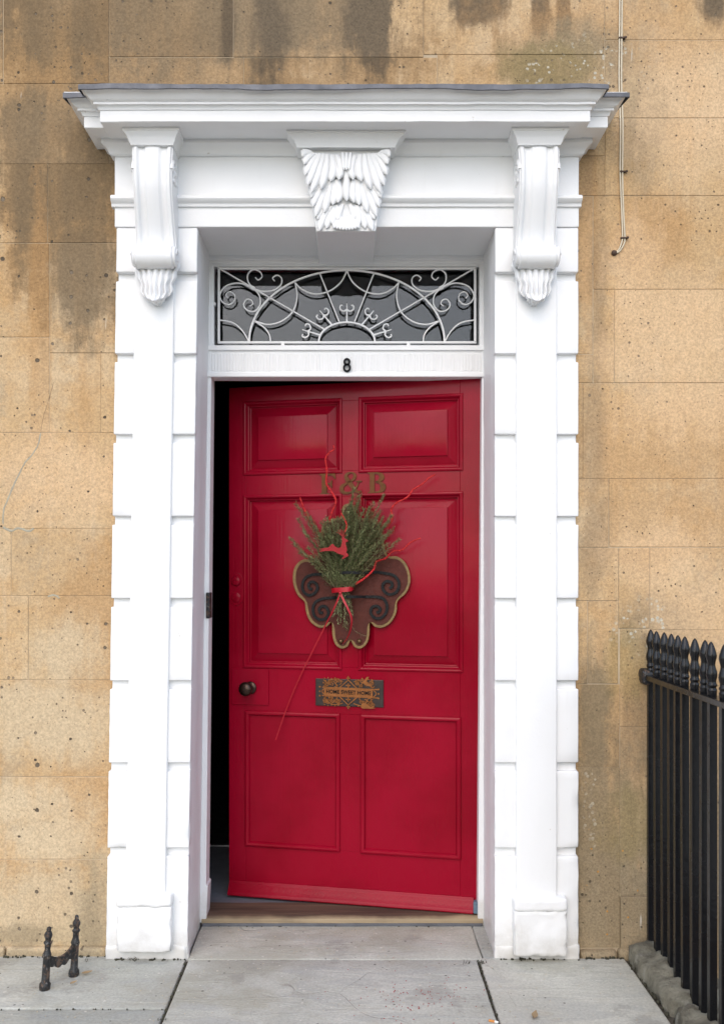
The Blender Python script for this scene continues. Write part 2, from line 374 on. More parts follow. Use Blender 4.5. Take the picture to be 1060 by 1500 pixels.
M['rawend'] = simple('grey_blue_old_paint', (.10,.15,.20), .6, 0, .4, 80, .4)
def glitter():
    n = NT('red_tinsel', Metallic=.35); v = n.voro(420)
    n.color(n.mix(v.outputs['Color'], (.20,.002,.004), (1.0,.05,.05))); n.rough(.22)
    n.bump(n.noise(500,2), 1.0, .004); return n.m
M['tinsel'] = glitter()
def threshold_mat():
    n = NT('worn_oak_threshold'); g = n.noise(1,6,.65,n.mapv((2.2,45,45)),.4); b = n.noise(3,4)
    x,y,z = n.sep(); c = n.mix(n.step(g,.35,.7), (.055,.034,.024), (.13,.082,.055)); worn_ = n.step(n.ma('ADD', y, n.ma('MULTIPLY', n.ma('SUBTRACT', b, .5), .10)), .345, .312); c = n.mix(n.ma('MULTIPLY', worn_, n.step(g,.2,.6,.6,1)), c, (.33,.255,.155))
    n.color(c); n.rough(.7); n.bump(g,.4,.004); return n.m
M['oak'] = threshold_mat()
def glass():
    n = NT('window_glass', Roughness=0.0, IOR=1.41); n.b.inputs['Transmission Weight'].default_value = 1
    n.b.inputs['Base Color'].default_value = (.9,.93,.93,1)
    return n.m
M['glass'] = glass()

# ================================================================ SETTING
# ---- ground far out, road, pavement
g = MB()
g.add([(-300,-6.0,-.13),(300,-6.0,-.13),(300,-600,-.13),(-300,-600,-.13)], [(0,1,2,3)])
tag(g.build('road', M['asphalt']), kind='structure')
PIT_X0, PIT_X1, PIT_Y = 1.22, 4.2, -1.75
pv = MB()
pv.box(-14, PIT_X0-.02, -6.04, WALL+.3, -.2, -.014)
pv.box(PIT_X0-.02, 14, -6.04, PIT_Y, -.2, -.014)
pavement = tag(pv.build('pavement', M['joint']), kind='structure')
_n = [0]
def slab(x0,x1,y0,y1, z=0., gap=.005):
    _n[0] += 1
    o = worn('paving_slab', x0+gap,x1-gap, y0+gap,y1-gap, -.012-.03, z+random.uniform(-.0025,.0015), M['paving'], pavement, r=.006, cell=.09, amp=.0025, nscale=7, seed=_n[0])
    return o
slab(-.575,.482, 0-.004,.36, .002, .002)               # in the recess
slab(-.575,.462, -.93,-.004, .0)
slab(-1.75,-.575, -.385,WALL+.02); slab(-2.7,-1.75, -.385, WALL+.02)
slab(-1.25,-.575,-.93,-.385); slab(-2.2,-1.25,-.93,-.385)
slab(.482,.56,-.004,.36,-.001,.001)
slab(.462,.995,-.93,.02)
for (ya,yb,off) in ((-1.6,-.93,.25),(-2.2,-1.6,-.2),(-2.85,-2.2,.1),(-3.5,-2.85,.3),(-4.2,-3.5,-.1),(-4.9,-4.2,.2),(-5.5,-4.9,0),(-5.92,-5.5,.15)):
    xx = -6+off
    while xx < (1.0 if yb > -1.7 and yb<=-.9 else 6):
        wd = random.uniform(.7,1.1); x1 = xx+wd
        if ya >= -1.7: x1 = min(x1,.995)
        slab(xx,x1,ya,yb); xx = x1
        if ya >= -1.7 and xx >= .99: break
for i in range(13):
    worn('kerb_stone', -6+i*.95+.004,-6+(i+1)*.95-.004, -6.06,-5.924,-.2,.002, M['paving'], pavement, r=.014, cell=.08, amp=.003, seed=70+i)
# area well right of the railing
aw = MB(); aw.box(PIT_X0, PIT_X1, PIT_Y-.02, WALL+.2, -2.3, -2.2)
tag(aw.build('area_floor', M['paving']), kind='structure')
rw = MB(); rw.box(PIT_X0-.2, PIT_X0-.03, PIT_Y-.1, WALL, -2.3, -.205); rw.box(PIT_X0-.2, PIT_X1, PIT_Y-.2, PIT_Y-.01, -2.3,-.205); rw.box(PIT_X1, PIT_X1+.2, PIT_Y-.2, WALL, -2.3, -.016)
tag(rw.build('area_well_wall', M['stone'], bevel=.01), 'stone retaining wall lining the sunken area behind the railing', 'wall')

# ---- ashlar wall
wall = empty('ashlar_wall', (0,WALL,0))
tag(wall, 'weathered honey coloured ashlar stone house wall around the white doorcase', 'wall')
OX0, OX1 = -.60, .60
bk = MB()
b0, b1 = .0017, .42
bk.box(-4.2, OX0, b0,b1, -.3, 5.2); bk.box(OX1, 4.2, b0,b1, -2.3, 5.2); bk.box(OX0, OX1, b0,b1, 2.66, 5.2)
bk.build('mortar_bed', M['mortar'], wall)
PXB = [
 (-270,-60,5,123),(5,-60,160,123),(160,-60,342,84),(342,-60,620,84),(620,-60,885,80),(885,-60,1160,59),
 (160,84,357,240),(357,84,640,240),(640,80,885,229),(885,59,1160,173),(885,173,1160,287),(800,229,885,287),
 (-270,123,160,240),(-200,240,70,356),(70,240,215,356),(-200,356,73,494),(73,356,215,517),(-200,494,73,634),(73,517,148,634),(148,517,215,634),
 (-200,634,215,774),(-200,774,17,873),(17,774,215,873),(-200,873,42,996),(42,873,215,996),(-200,996,215,1138),(-200,1138,215,1259),(-200,1259,215,1386),
 (800,287,868,519),(868,287,1160,424),(868,424,899,561),(899,424,1160,561),(800,519,868,561),(800,561,853,701),(853,561,1160,701),
 (800,701,891,802),(891,701,1160,802),(800,802,903,880),(903,802,951,921),(951,802,1160,923),(800,880,860,1002),(860,880,903,1002),
 (903,921,951,1065),(951,923,1160,1065),(800,1002,907,1124),(907,1065,951,1312),(951,1065,1160,1312),(800,1124,907,1388),(951,1312,1160,1520)]
PXB = [(a,b,c,d) for a,b,c,d in PXB]
PXB[PXB.index((903,921,951,1065))] = (907,921,951,1065)
PXB += [(903,921,907,1002)]
PXB.remove((903,921,907,1002)); PXB[PXB.index((860,880,903,1002))] = (860,880,905,1002); PXB[PXB.index((903,802,951,921))] = (905,802,951,921); PXB[PXB.index((800,802,903,880))] = (800,802,905,880)
def block(x0,x1,z0,z1, proud=0.):
    g_ = random.uniform(.0005,.0013)
    mb = MB(); t = random.uniform(-.0016,-.0002)
    e = [random.uniform(-.0008,.0008) for _ in range(8)]
    xs = (x0+g_,x1-g_); zs = (z0+g_,z1-g_)
    mb.box(xs[0],xs[1], t-proud, .05, zs[0],zs[1])
    for i,v in enumerate(mb.v): v.x += e[i]; v.z += e[(i+3)%8]; v.y += e[(i+5)%8] if v.y < .04 else 0
    return mb.build('stone_block', M['stone'], wall, bevel=random.uniform(.0008,.0018), seg=1)
for a,b,c,d in PXB: block(X(a,WALL),X(c,WALL),Z(d,WALL),Z(b,WALL))
# projecting footings
block(X(907,WALL),X(951,WALL),Z(1425,WALL),Z(1312,WALL),.012)
for a,c in ((-320,10),(10,158)): worn('footing_stone', X(a,WALL)+.002,X(c,WALL)-.002, -.022,.05, -.05, Z(1386,WALL), M['stone'], wall, r=.012, cell=.05, amp=.004, seed=a)
for a,c in ((846,902),(902,932)): worn('footing_stone', X(a,WALL)+.002,X(c,WALL)-.002, -.03,.05, -.05, Z(1390,WALL)+(.005 if a>850 else 0), M['stone'], wall, r=.014, cell=.03, amp=.005, seed=a)
# the rest of the front, outside the picture
zc = [-2.2,-1.85,-1.5,-1.15,-.8,-.5,-.22, .08,.38,.70,1.04,1.36,1.68,2.0,2.34,2.66,2.98,3.28]
Xl, Xr = X(-200,WALL), X(1160,WALL); ztop = Z(-60,WALL)
for i in range(len(zc)-1):
    for side in (0,1):
        if side==0 and zc[i] < .0: continue
        a,b = (-4.2,Xl) if side==0 else (Xr,4.2)
        if side==0 and zc[i] > 2.9: b = X(-270,WALL)
        if side==0 and zc[i] > 2.6 and zc[i] < 2.9: b = X(-270,WALL)
        nb = 3+(i%2); cuts = [a]+sorted(a+(b-a)*(k+random.uniform(-.2,.2))/nb for k in range(1,nb))+[b]
        for k in range(nb): block(cuts[k],cuts[k+1],zc[i],zc[i+1])
for k in range(2): block(X(951,WALL)+k*.25, X(951,WALL)+(k+1)*.25, -.55, Z(1520,WALL))
block(X(951,WALL),Xr,-1.3,-.55); block(X(951,WALL),Xr,-2.2,-1.3)
for i,(z0,z1) in enumerate(((ztop,3.99),(3.99,4.35),(4.35,4.72),(4.72,5.2))):
    xx = -4.2+(i%2)*.35
    xx = -4.2
    while xx < 4.19:
        x1 = min(4.2, xx+random.uniform(.5,.95)); 
        if 4.2-x1 < .2: x1 = 4.2
        block(xx,x1,z0,z1); xx = x1
block(X(1160,WALL),4.2,3.28,ztop); block(-4.2,X(-270,WALL),3.28,ztop)
block(X(-270,WALL), X(-200,WALL), Z(240,WALL)-.0, Z(123,WALL)) if False else None
# mortar repairs and cracks lying on the face
def ribbon_on_wall(name, pts, wd, mat, proud=.0016, jit=.35):
    pp = cr([W(a,b,WALL) for a,b in pts], 7); rows = []
    for i,p in enumerate(pp):
        t = (pp[min(i+1,len(pp)-1)]-pp[max(i-1,0)]).normalized(); s_ = Vector((t.z,0,-t.x))
        k = wd*(1+jit*fbm(p,40))*(.35 if i in (0,len(pp)-1) else 1)
        off = Vector((fbm(p,30,2),0,fbm(p,30,3)))*wd*.5
        rows.append([p+off-s_*k+Vector((0,-WALL,0)), p+off+Vector((0,-proud-WALL,0)), p+off+s_*k+Vector((0,-WALL,0))])
    for r in rows:
        for q in (0,2): r[q].y = .0005
    mb = MB(); mb.grid(rows); return mb.build(name, mat, wall, smooth=True, recalc=False)
ribbon_on_wall('mortar_repair', [(61,634),(56,652),(46,668),(36,680),(26,700),(14,726),(6,748),(5,768)], .0048, M['repair'], .003)
ribbon_on_wall('mortar_repair', [(4,772),(17,778),(28,774),(42,778),(50,773)], .0055, M['repair'], .003)
ribbon_on_wall('mortar_repair', [(70,874),(80,872),(88,876)], .006, M['repair'], .003)
ribbon_on_wall('crack', [(79,560),(72,585),(64,610),(60,634)], .0011, M['crack'], .0009)
ribbon_on_wall('crack', [(68,795),(60,820),(52,845),(44,873)], .0010, M['repair'], .0009)
ribbon_on_wall('crack', [(872,272),(910,250),(955,220),(1005,190),(1045,140)], .0008, M['crack'], .0009)
ribbon_on_wall('crack', [(1000,290),(1030,262),(1058,225)], .0008, M['crack'], .0009)
ribbon_on_wall('crack', [(905,1195),(925,1198),(950,1202)], .0009, M['crack'], .0009)

# ---- hall behind the door
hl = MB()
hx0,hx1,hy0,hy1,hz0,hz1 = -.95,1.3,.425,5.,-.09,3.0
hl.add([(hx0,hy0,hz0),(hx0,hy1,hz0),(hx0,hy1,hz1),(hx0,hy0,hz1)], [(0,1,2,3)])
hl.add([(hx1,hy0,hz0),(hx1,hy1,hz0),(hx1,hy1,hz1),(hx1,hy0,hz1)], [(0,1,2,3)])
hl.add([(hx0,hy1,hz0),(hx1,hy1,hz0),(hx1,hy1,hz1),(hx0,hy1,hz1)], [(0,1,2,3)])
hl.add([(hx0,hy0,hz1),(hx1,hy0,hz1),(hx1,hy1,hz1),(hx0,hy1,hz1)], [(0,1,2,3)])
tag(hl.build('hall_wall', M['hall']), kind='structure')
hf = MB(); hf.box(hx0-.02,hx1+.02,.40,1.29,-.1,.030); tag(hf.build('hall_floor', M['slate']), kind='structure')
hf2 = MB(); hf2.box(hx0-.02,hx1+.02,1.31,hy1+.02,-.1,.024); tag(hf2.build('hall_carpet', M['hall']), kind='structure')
hb = MB(); hb.box(hx0,hx1-.6,1.285,1.315,.02,.036); tag(hb.build('floor_trim', M['steel'], bevel=.003), 'thin metal trim strip across the dark hall floor', 'trim strip')

# ================================================================ WHITE DOORCASE
case = empty('doorcase', (0,0,0))
tag(case, 'white painted stone doorcase with scrolled brackets, carved keystone and cornice hood', 'doorcase')
wht = M['white']
def shearL(v): return Vector((v.x+.0148*(v.z-2.16), v.y, v.z))
def ident(v): return v
OPT = 2.617      # opening top
# jamb bodies, lintel
def post(name, xa,xb,y0,y1,z0,z1, sh, r=.004, **k): return worn(name, xa,xb,y0,y1,z0,z1, wht, case, r=r, shear=sh, **k)
LO, LS0, LS1, LI = -.8358,-.7659,-.6244,-.5439
RI, RS0, RS1, RO = .524,.599,.744,.8235
post('jamb', LO+.004, LI-.003, .030,.42, -.02, OPT+.05, shearL, cell=.08, amp=.0015, nscale=10, seed=1)
post('jamb', RI+.003, RO-.004, .030,.42, -.02, OPT+.05, ident, cell=.08, amp=.0015, nscale=10, seed=2)
worn('lintel', X(168)-.001, X(848)+.0, .004,.42, OPT, 2.93, wht, case, r=.004, cell=.08, amp=.001, nscale=10, seed=3)
# blocks (rustication)
gl = [398,517,635.5,756,876.5,997.5,1118,1243]
for side in (0,1):
    sh = shearL if side==0 else ident
    o,s0,s1,i = (LO,LS0,LS1,LI) if side==0 else (RO,RS1,RS0,RI)
    for k in range(len(gl)):
        zt = Z(gl[k]+12.5); zb = Z(gl[k+1]) if k+1 < len(gl) else -.01
        for (a,b) in ((min(o,s0),max(o,s0)),(min(s1,i),max(s1,i))):
            a2 = a-(.0 if a in (o,i) else .01); b2 = b+(.01 if b not in (o,i) else 0)
            last = k+1 == len(gl)
            rag = .0025 if k > 5 else .0010
            worn('rusticated_block', a2,b2, .009,.045, zb,zt, wht, case, r=.0035, cell=.02 if k>5 else .03, amp=rag*.6, nscale=40, seed=k*4+side*2+(a>0), shear=sh, chip=.004 if k>5 else .0016)
    # upper plain block beside the console
    worn('rusticated_block', min(o,i)+.001,max(o,i)-.001, .006,.045, Z(398), OPT-.002, wht, case, r=.005, cell=.04, amp=.0012, seed=90+side, shear=None if side else (lambda v: Vector((v.x+.0148*(v.z-2.16)*.9, v.y, v.z))))
    worn('pilaster_strip', min(s0,s1),max(s0,s1), -.004,.042, Z(1318), OPT+.02, wht, case, r=.005, cell=.04, amp=.0012, nscale=9, seed=40+side, shear=sh)
    worn('plinth', min(o,i)-.002-(.031 if side==0 else 0),max(o,i)+.004-(.034 if side==0 else 0), .006,.05, -.02, Z(1385), wht, case, r=.006, cell=.012, amp=.003, nscale=24, seed=80+side, chip=.012)
    # pedestal block at the foot
    pa,pb = (X(173),X(254)) if side==0 else (X(750),X(828))
    zt_, zb_ = (Z(1306),Z(1391)) if side==0 else (Z(1312),Z(1397))
    worn('pedestal', pa+.002,pb-.002, -.028,.03, zb_,zt_-.045, wht, case, r=.005, cell=.009, amp=.0022, nscale=26, seed=50+side, chip=.009)
    worn('pedestal_cap', pa,pb, -.034,.03, zt_-.047,zt_, wht, case, r=.010, cell=.009, amp=.0018, nscale=26, seed=60+side, chip=.004)
# moulding across the architrave
def run_x(name, prof, x0,x1, parent, mat, nseg=60, wob=.0008, yback=.03, ends=True, smooth_angle=35):
    mb = MB(); rows = []
    for i in range(nseg+1):
        xx = x0+(x1-x0)*i/nseg
        rows.append([(xx, -(p)+wob*fbm((xx,p,z),6,1), z+wob*fbm((xx,p,z),6,2)) for p,z in prof])
    mb.grid(rows)
    if ends:
        n_ = len(prof); b_ = [Vector(v) for v in rows[0]]; e_ = [Vector(v) for v in rows[-1]]
        mb.add(b_, [tuple(range(n_))]); mb.add(e_, [tuple(range(n_-1,-1,-1))])
    return mb.build(name, mat, parent, smooth=True, angle=smooth_angle)
def zz(py): return Z(py)
arch = [(-.02,zz(303.5)),(.004,zz(303)),(.006,zz(299)),(.010,zz(298)),(.018,zz(296)),(.022,zz(293)),(.020,zz(289.5)),(.012,zz(287.5)),(.004,zz(286)),(-.02,zz(285.5))]
run_x('architrave_moulding', arch, X(164), X(850.5), case, wht)

# cornice, plan broken forward in the middle
def mitred(name, rings, parent, mat, nseg=50, wob=.0, caps=(True,True), angle=35):
    """rings: (xl, xr, p, z, yback); open at the back"""
    mb = MB(); rows = []
    for xl,xr,p,z,yb in rings:
        row = [Vector((xl,yb,z)), Vector((xl,(yb-p)/2,z)), Vector((xl,-p,z))]
        row += [Vector((xl+(xr-xl)*i/nseg,-p,z)) for i in range(1,nseg)]
        row += [Vector((xr,-p,z)), Vector((xr,(yb-p)/2,z)), Vector((xr,yb,z))]
        if wob: row = [v+Vector((0, wob*fbm(v,7,3), wob*1.2*fbm(v,7,4)+wob*.5*fbm(v,40,6))) for v in row]
        rows.append(row)
    mb.grid(rows); m = len(rows[0])
    for k,idx in ((0,0),(1,len(rows)-1)):
        if caps[k]: mb.add(rows[idx], [tuple(range(m))])
    return mb.build(name, mat, parent, smooth=True, angle=angle)
PR = [(.05,2.912),(.168,2.912),(.170,2.914),(.170,2.950),(.174,2.951),(.176,2.958),(.181,2.963),(.187,2.964),(.187,2.971),(.190,2.973),(.194,2.975),(.1985,2.979),(.203,2.986),(.209,2.992),(.216,2.996),(.220,2.998),(.222,3.006),(.222,3.009)]
rings = []
for p,z in PR: rings.append((-.842-(p-.17)*1.03, .820+(p-.17)*.86, p, z, -.03))
mitred('cornice', rings, case, wht, 90, .0013)
PB = [(.004,2.868),(.012,2.872),(.016,2.882),(.026,2.892),(.036,2.897),(.040,2.900),(.040,2.915)]+[(p-.05 if p>.06 else .04, z+.003) for p,z in PR[1:]]
rings = []
for p,z in PB:
    if p <= .041: xl,xr = X(168)-.006-p*.8, X(848)+.004+p*.8
    else: xl,xr = -.910-(p-.12)*1.03, .893+(p-.12)*1.0
    rings.append((xl,xr,p,z, WALL+.03))
mitred('cornice_return', rings, case, wht, 90, .0012)
# lead flashing: top sheet with a dressed-down edge
def lead(name, xl,xr,p,z,yb):
    mb = MB(); n_ = 110; rows = []
    for i in range(n_+1):
        xx = xl+(xr-xl)*i/n_; wv_ = .0035*fbm((xx,0,0),3.5,9)+.0018*fbm((xx,0,0),16,4)
        lip = .013+.005*fbm((xx,1,0),5,2)
        rows.append([Vector((xx,-p-.003,z-lip+wv_)),Vector((xx,-p-.0055,z-lip+.002+wv_)),Vector((xx,-p-.005,z+.005+wv_)),Vector((xx,-p+.006,z+.010+wv_)),Vector((xx,(yb-p)/2,z+.016)),Vector((xx,yb,z+.028))])
    mb.grid(rows)
    mb.add(rows[0],[(0,1,2,3,4,5)]); mb.add(rows[-1],[(5,4,3,2,1,0)])
    return mb.build(name, M['lead'], case, smooth=True, angle=40)
lead('lead_flashing', -.900,.868,.222,3.006,WALL-.002)
lead('lead_flashing', -.966,-.888,.172,3.004,WALL-.004); lead('lead_flashing', .862,.952,.172,3.004,WALL-.004)

# consoles
def console(cx, name):
    c = empty(name, (0,0,0), 0, case)
    prof = cr([(p,z,0) for p,z in [(.098,2.862),(.104,2.845),(.109,2.820),(.111,2.790),(.109,2.755),(.103,2.715),(.089,2.670),(.072,2.625),(.057,2.585),(.047,2.550),(.045,2.525)]], 5)
    mb = MB(); xs = [-1,-.97,-.90,-.80,-.74,-.70,-.62,-.5,-.40,-.34,-.28,-.2,-.1,0,.1,.2,.28,.34,.40,.5,.62,.70,.74,.80,.90,.97,1]
    def ridge(x):
        a = abs(x)
        if a > .96: return -.004
        if a > .72: return .0048*math.sin(math.pi*(a-.70)/.28)
        if a > .36: return -.004-.003*math.sin(math.pi*(a-.36)/.36)
        return .0015+.003*math.cos(math.pi*a/.7)
    rows = []
    for k,q in enumerate(prof):
        t = prof[min(k+1,len(prof)-1)]-prof[max(k-1,0)]; nrm = Vector((-t.y,t.x,0)); nrm = nrm.normalized() if nrm.length else Vector((1,0,0))
        if nrm.x < 0: nrm = -nrm
        hw = .069+.002*math.cos(k/len(prof)*math.pi*2)
        rows.append([Vector((cx+x*hw, -(q.x+ridge(x)*abs(nrm.x)), q.y+ridge(x)*nrm.y*.6)) for x in xs])
    mb.grid(rows)
    for s_ in (0,-1):
        loop = [r[s_] for r in rows]
        back = [Vector((loop[-1].x, .01, loop[-1].z)), Vector((loop[0].x,.01,loop[0].z))]
        mb.add(loop+back, [tuple(range(len(loop)+2))])
    mb.build('scroll_body', wht, c, smooth=True, angle=50)
    # lower roll
    m2 = MB(); pr = [(-.078,.030),(-.074,.036),(-.066,.033),(-.062,.040),(-.05,.0385),(-.03,.040),(-.012,.0415),(0,.040),(.012,.0415),(.03,.040),(.05,.0385),(.062,.040),(.066,.033),(.074,.036),(.078,.030)]
    m2.lathe([(.001,-.0785)]+[(r,h) for h,r in pr]+[(.001,.0785)], (cx,-.056,2.490), (1,0,0), 28)
    m2.build('lower_scroll', wht, c, smooth=True, angle=50)
    for s_ in (-1,1):
        sp = []
        for k in range(44):
            a = k/43*math.pi*4.2; r_ = .046*(1-k/43*.86); sp.append((cx+s_*.066, -.062-r_*math.cos(a)*.95, 2.778+r_*math.sin(a)))
        m3 = MB(); m3.tube(sp, .0085, 6, scale=lambda t:1-.45*t); m3.lathe([(.014,-.008),(.012,.004),(.006,.010),(.001,.011)], (cx+s_*.066,-.062,2.778),(s_,0,0),12)
        for k in range(6):                      # little leaf curls along the volute
            a = k*1.05; m3.lathe([(.010,-.006),(.008,.006),(.001,.009)], (cx+s_*.066,-.062-.036*math.cos(a),2.778+.036*math.sin(a)),(s_,0,0),8)
        m3.build('volute', wht, c, smooth=True, angle=60)
        m4 = MB(); sp = [(cx+s_*.077, -.056-.026*(1-k/24)*math.cos(k/24*9), 2.490+.026*(1-k/24)*math.sin(k/24*9)) for k in range(25)]
        m4.tube(sp, .005, 6, scale=lambda t:1-.4*t); m4.build('volute', wht, c, smooth=True)
    # hanging leaf: fluted shell with scalloped edge
    m5 = MB(); NR, NC = 26, 57; rows = []
    for i in range(NR):
        t = i/(NR-1); zc_ = 2.462-.128*t
        hw = .075*(1-.06*t-.44*t**2.6)*(1+.05*math.sin(t*math.pi*5.5))
        if t > .93: hw *= 1-.30*((t-.93)/.07)**2
        pc = .048+.034*math.sin(min(1,t*1.05)*math.pi*.62)-.018*t+.022*max(0,(t-.80)/.2)**1.5
        row = []
        for j in range(NC):
            u = -1+2*j/(NC-1); fl = abs(math.cos(u*math.pi*3.5*(1-.12*t)))**.7
            dep = pc*(1-.55*u*u)-.026*(1-fl)*(.45+.55*t)
            zz_ = zc_+.026*(u*u)*(1-t)*.9+.020*u*u*t-(.004*fl if t>.9 else 0)
            xx = cx+u*hw+.004*math.sin(t*9)*u
            row.append(Vector((xx,-max(dep,-.004),zz_)))
        rows.append(row)
    m5.grid(rows); m5.add([Vector((v.x,.008,v.z)) for v in rows[-1]]+rows[-1], [(j,j+1,NC+j+1,NC+j) for j in range(NC-1)])
    m5.build('acanthus_leaf', wht, c, smooth=True)
    m6 = MB()
    for j in range(5):
        u = (j-2)/2; m6.lathe([(.001,-.012),(.0075,-.008),(.009,0),(.0075,.008),(.001,.012)], (cx+u*.024,-.056+.010*u*u,2.341+.007*u*u),(u*.35,-.25,1),8)
    m6.build('leaf_tip', wht, c, smooth=True)
    # cap block
    rg = [(.074,.112,2.860),(.075,.113,2.866),(.078,.115,2.869),(.081,.118,2.880),(.086,.122,2.889),(.093,.128,2.897),(.094,.129,2.901),(.098,.131,2.902),(.098,.131,2.9155)]
    mitred('bracket_cap', [(cx-h,cx+h,p,z,.01) for h,p,z in rg], c, wht, 16, .0008)
    return c
console(-.678,'scroll_bracket'); console(.660,'scroll_bracket')

# keystone
ks = empty('keystone', (0,0,0), 0, case)
kz0,kz1 = 2.588,2.868
def kp(zx,zy,h=0.):      # zoom px of the keystone close-up -> place on the raked face
    px,py = 420+zx/5.89, 190+zy/5.89
    t = (py-222)/(338-222); p = .070*(1-t)+.034*t+h
    return W(px,py,-p)
mb = MB()
T = [(-.160,-.062,kz1),(.146,-.062,kz1),(.146,.30,kz1),(-.160,.30,kz1)]
B = [(-.113,-.034,kz0),(.0965,-.034,kz0),(.0965,.33,kz0),(-.113,.33,kz0)]
mb.add(B+T, [(0,3,2,1),(4,5,6,7),(0,1,5,4),(1,2,6,5),(2,3,7,6),(3,0,4,7)])
mb.build('key_block', wht, ks, bevel=.003)
def lobe(mb, a, b, bend, wdt, hgt, h0):
    """one rounded lobe of a carved leaf, from a to b in zoom px"""
    a = Vector((a[0],a[1],0)); b = Vector((b[0],b[1],0)); d = b-a; pn = Vector((-d.y,d.x,0)).normalized()
    N = 9; rows = []
    for i in range(N+1):
        t = i/N; c_ = a+d*t+pn*bend*math.sin(t*math.pi*.9)
        wv_ = wdt*(.55+.55*math.sin(min(1,t*1.15)*math.pi*.62))*(1 if t<.82 else math.sqrt(max(.02,1-((t-.82)/.18)**2)))
        hh = h0+hgt*(.25+.75*t**1.3) - (hgt*.25*((t-.85)/.15) if t>.85 else 0)
        row = []
        for j in range(7):
            u = -1+2*j/6; q = c_+pn*(u*wv_); f_ = math.sqrt(max(0,1-u*u))
            row.append(kp(q.x,q.y, -.004+(hh+.006)*(.15+.85*f_)-.0035*math.exp(-(u*3)**2)*(1-t)))
        rows.append(row)
    mb.grid(rows)
tiers = [
 ([(222,198),(240,205),(262,205),(290,205),(318,205),(350,208),(385,212),(428,218)], [(128,236),(150,300),(158,392),(178,480),(208,545),(290,510),(370,446),(438,432)], .018, 37),
 ([(325,448),(345,445),(365,440),(390,436),(412,432),(438,428)], [(212,590),(226,668),(248,752),(324,714),(394,650),(436,630)], .013, 35),
 ([(360,668),(378,662),(395,655),(410,650),(425,648)], [(268,778),(284,874),(346,852),(396,820),(440,786)], .009, 33)]
for h0,(st,en,hg,wd) in zip((.004,.002,.001),tiers):
    for mir in (0,1):
        m = MB()
        for k,(a,b) in enumerate(zip(st,en)):
            if mir: a,b = (1018-a[0],a[1]),(1018-b[0],b[1])
            lobe(m, a,b, (-1 if mir else 1)*(26-8*k), wd, hg*(.85+.3*random.random()), h0+.002*(k%2))
            if k < len(st)-1:      # a shorter one tucked between
                a2,b2 = st[k+1], en[k+1]
                a3 = ((a[0]+(1018-a2[0] if mir else a2[0]))/2,(a[1]+a2[1])/2); b3 = ((b[0]+(1018-b2[0] if mir else b2[0]))/2,(b[1]+b2[1])/2-26)
                lobe(m, a3,b3, (-1 if mir else 1)*(22-8*k), wd*.6, hg*.5, h0-.002)
        m.build('acanthus_leaf', wht, ks, smooth=True, recalc=False)
m = MB()
for k in range(3): lobe(m, (480+k*35,195),(492+k*21,350), 0, 22, .008, .012)
lobe(m, (515,330),(515,618), 0, 34, .013, .006); m.build('stem', wht, ks, smooth=True, recalc=False)
m = MB()
for k in range(9):
    u = (k-4)/4; lobe(m, (512+u*45,740+abs(u)*20),(512+u*108,868-18*u*u), u*-6, 26, .012, .006)
for s_ in (-1,1): lobe(m, (512+s_*30,640),(512+s_*75,770), s_*-8, 34, .007, .002)
m.build('boss', wht, ks, smooth=True, recalc=False)
rg = [(.172,.086,2.862),(.173,.088,2.869),(.176,.090,2.872),(.181,.094,2.884),(.190,.100,2.893),(.200,.106,2.899),(.201,.107,2.904),(.206,.110,2.905),(.206,.110,2.9155)]
mitred('key_cap', [(-.008-h,-.008+h,p,z,.01) for h,p,z in rg], ks, wht, 30, .0008)

# ================================================================ DOOR FRAME AND FANLIGHT
FY = .31
frame = empty('door_frame', (0,FY,0))
tag(frame, 'white wooden door frame with fanlight, fluted transom and black number 8', 'door frame')
ww = M['whitewood']
def fx(px): return X(px,FY)
def fz(py): return Z(py,FY)
def fbox(name, px0,px1,py0,py1, y0,y1, mat=ww, bevel=.003, parent=frame, seg=2):
    b = MB(); b.box(X(px0,FY+y0),X(px1,FY+y0),y0,y1,Z(py1,FY+y0),Z(py0,FY+y0)); return b.build(name, mat, parent, bevel=bevel, seg=seg)
# side posts lean a little, like the doorcase
def lean_post(name, pts, y0,y1): 
    b = MB(); b.prism([(X(a,FY+y0),Z(c,FY+y0)) for a,c in pts], y0,y1); return b.build(name, ww, frame, bevel=.003)
lean_post('frame_post', [(290,1352),(302,1352),(304.5,1298),(302,1297),(309.5,552),(309.5,374),(290,374)], .008,.10)
lean_post('frame_post', [(699.5,1356),(722,1356),(722,374),(705.5,374),(705.5,552)], .008,.10)
fbox('frame_head', 290,722,366,380, .0,.10); fbox('head_moulding', 300,712,379.5,386, .004,.09,bevel=.004); fbox('head_fillet',306,706,385.8,390.5,.014,.09,bevel=.002)
fbox('fanlight_stile', 306,313.5,389,507,.012,.09,bevel=.002); fbox('fanlight_stile', 701.5,707,389,507,.012,.09,bevel=.002)
tr = empty('transom', (0,0,0), 0, frame)
fbox('transom_board', 303,710,505.5,551.5, .010,.10, parent=tr, bevel=.002); fbox('transom_lip', 303,710,506,513,.000,.012,parent=tr,bevel=.003); fbox('transom_bead',303,710,545,552,.000,.012,parent=tr,bevel=.004)
m = MB(); rows_top = []
n_fl = 92
for i in range(n_fl):
    a = 306+(706-306)*i/n_fl; wd_ = (706-306)/n_fl*random.uniform(.38,.62)
    y_ = FY+.008; z0_, z1_ = Z(543.2+random.uniform(-.8,.6),y_), Z(517.5+random.uniform(-.6,1.6),y_); x0_ = X(a,y_); x1_ = X(a+wd_,y_)
    m.box(x0_,x1_, .0070+random.uniform(-.0012,.001),.0115, z0_,z1_)
m.build('fluting', ww, tr, bevel=.0009, seg=1)
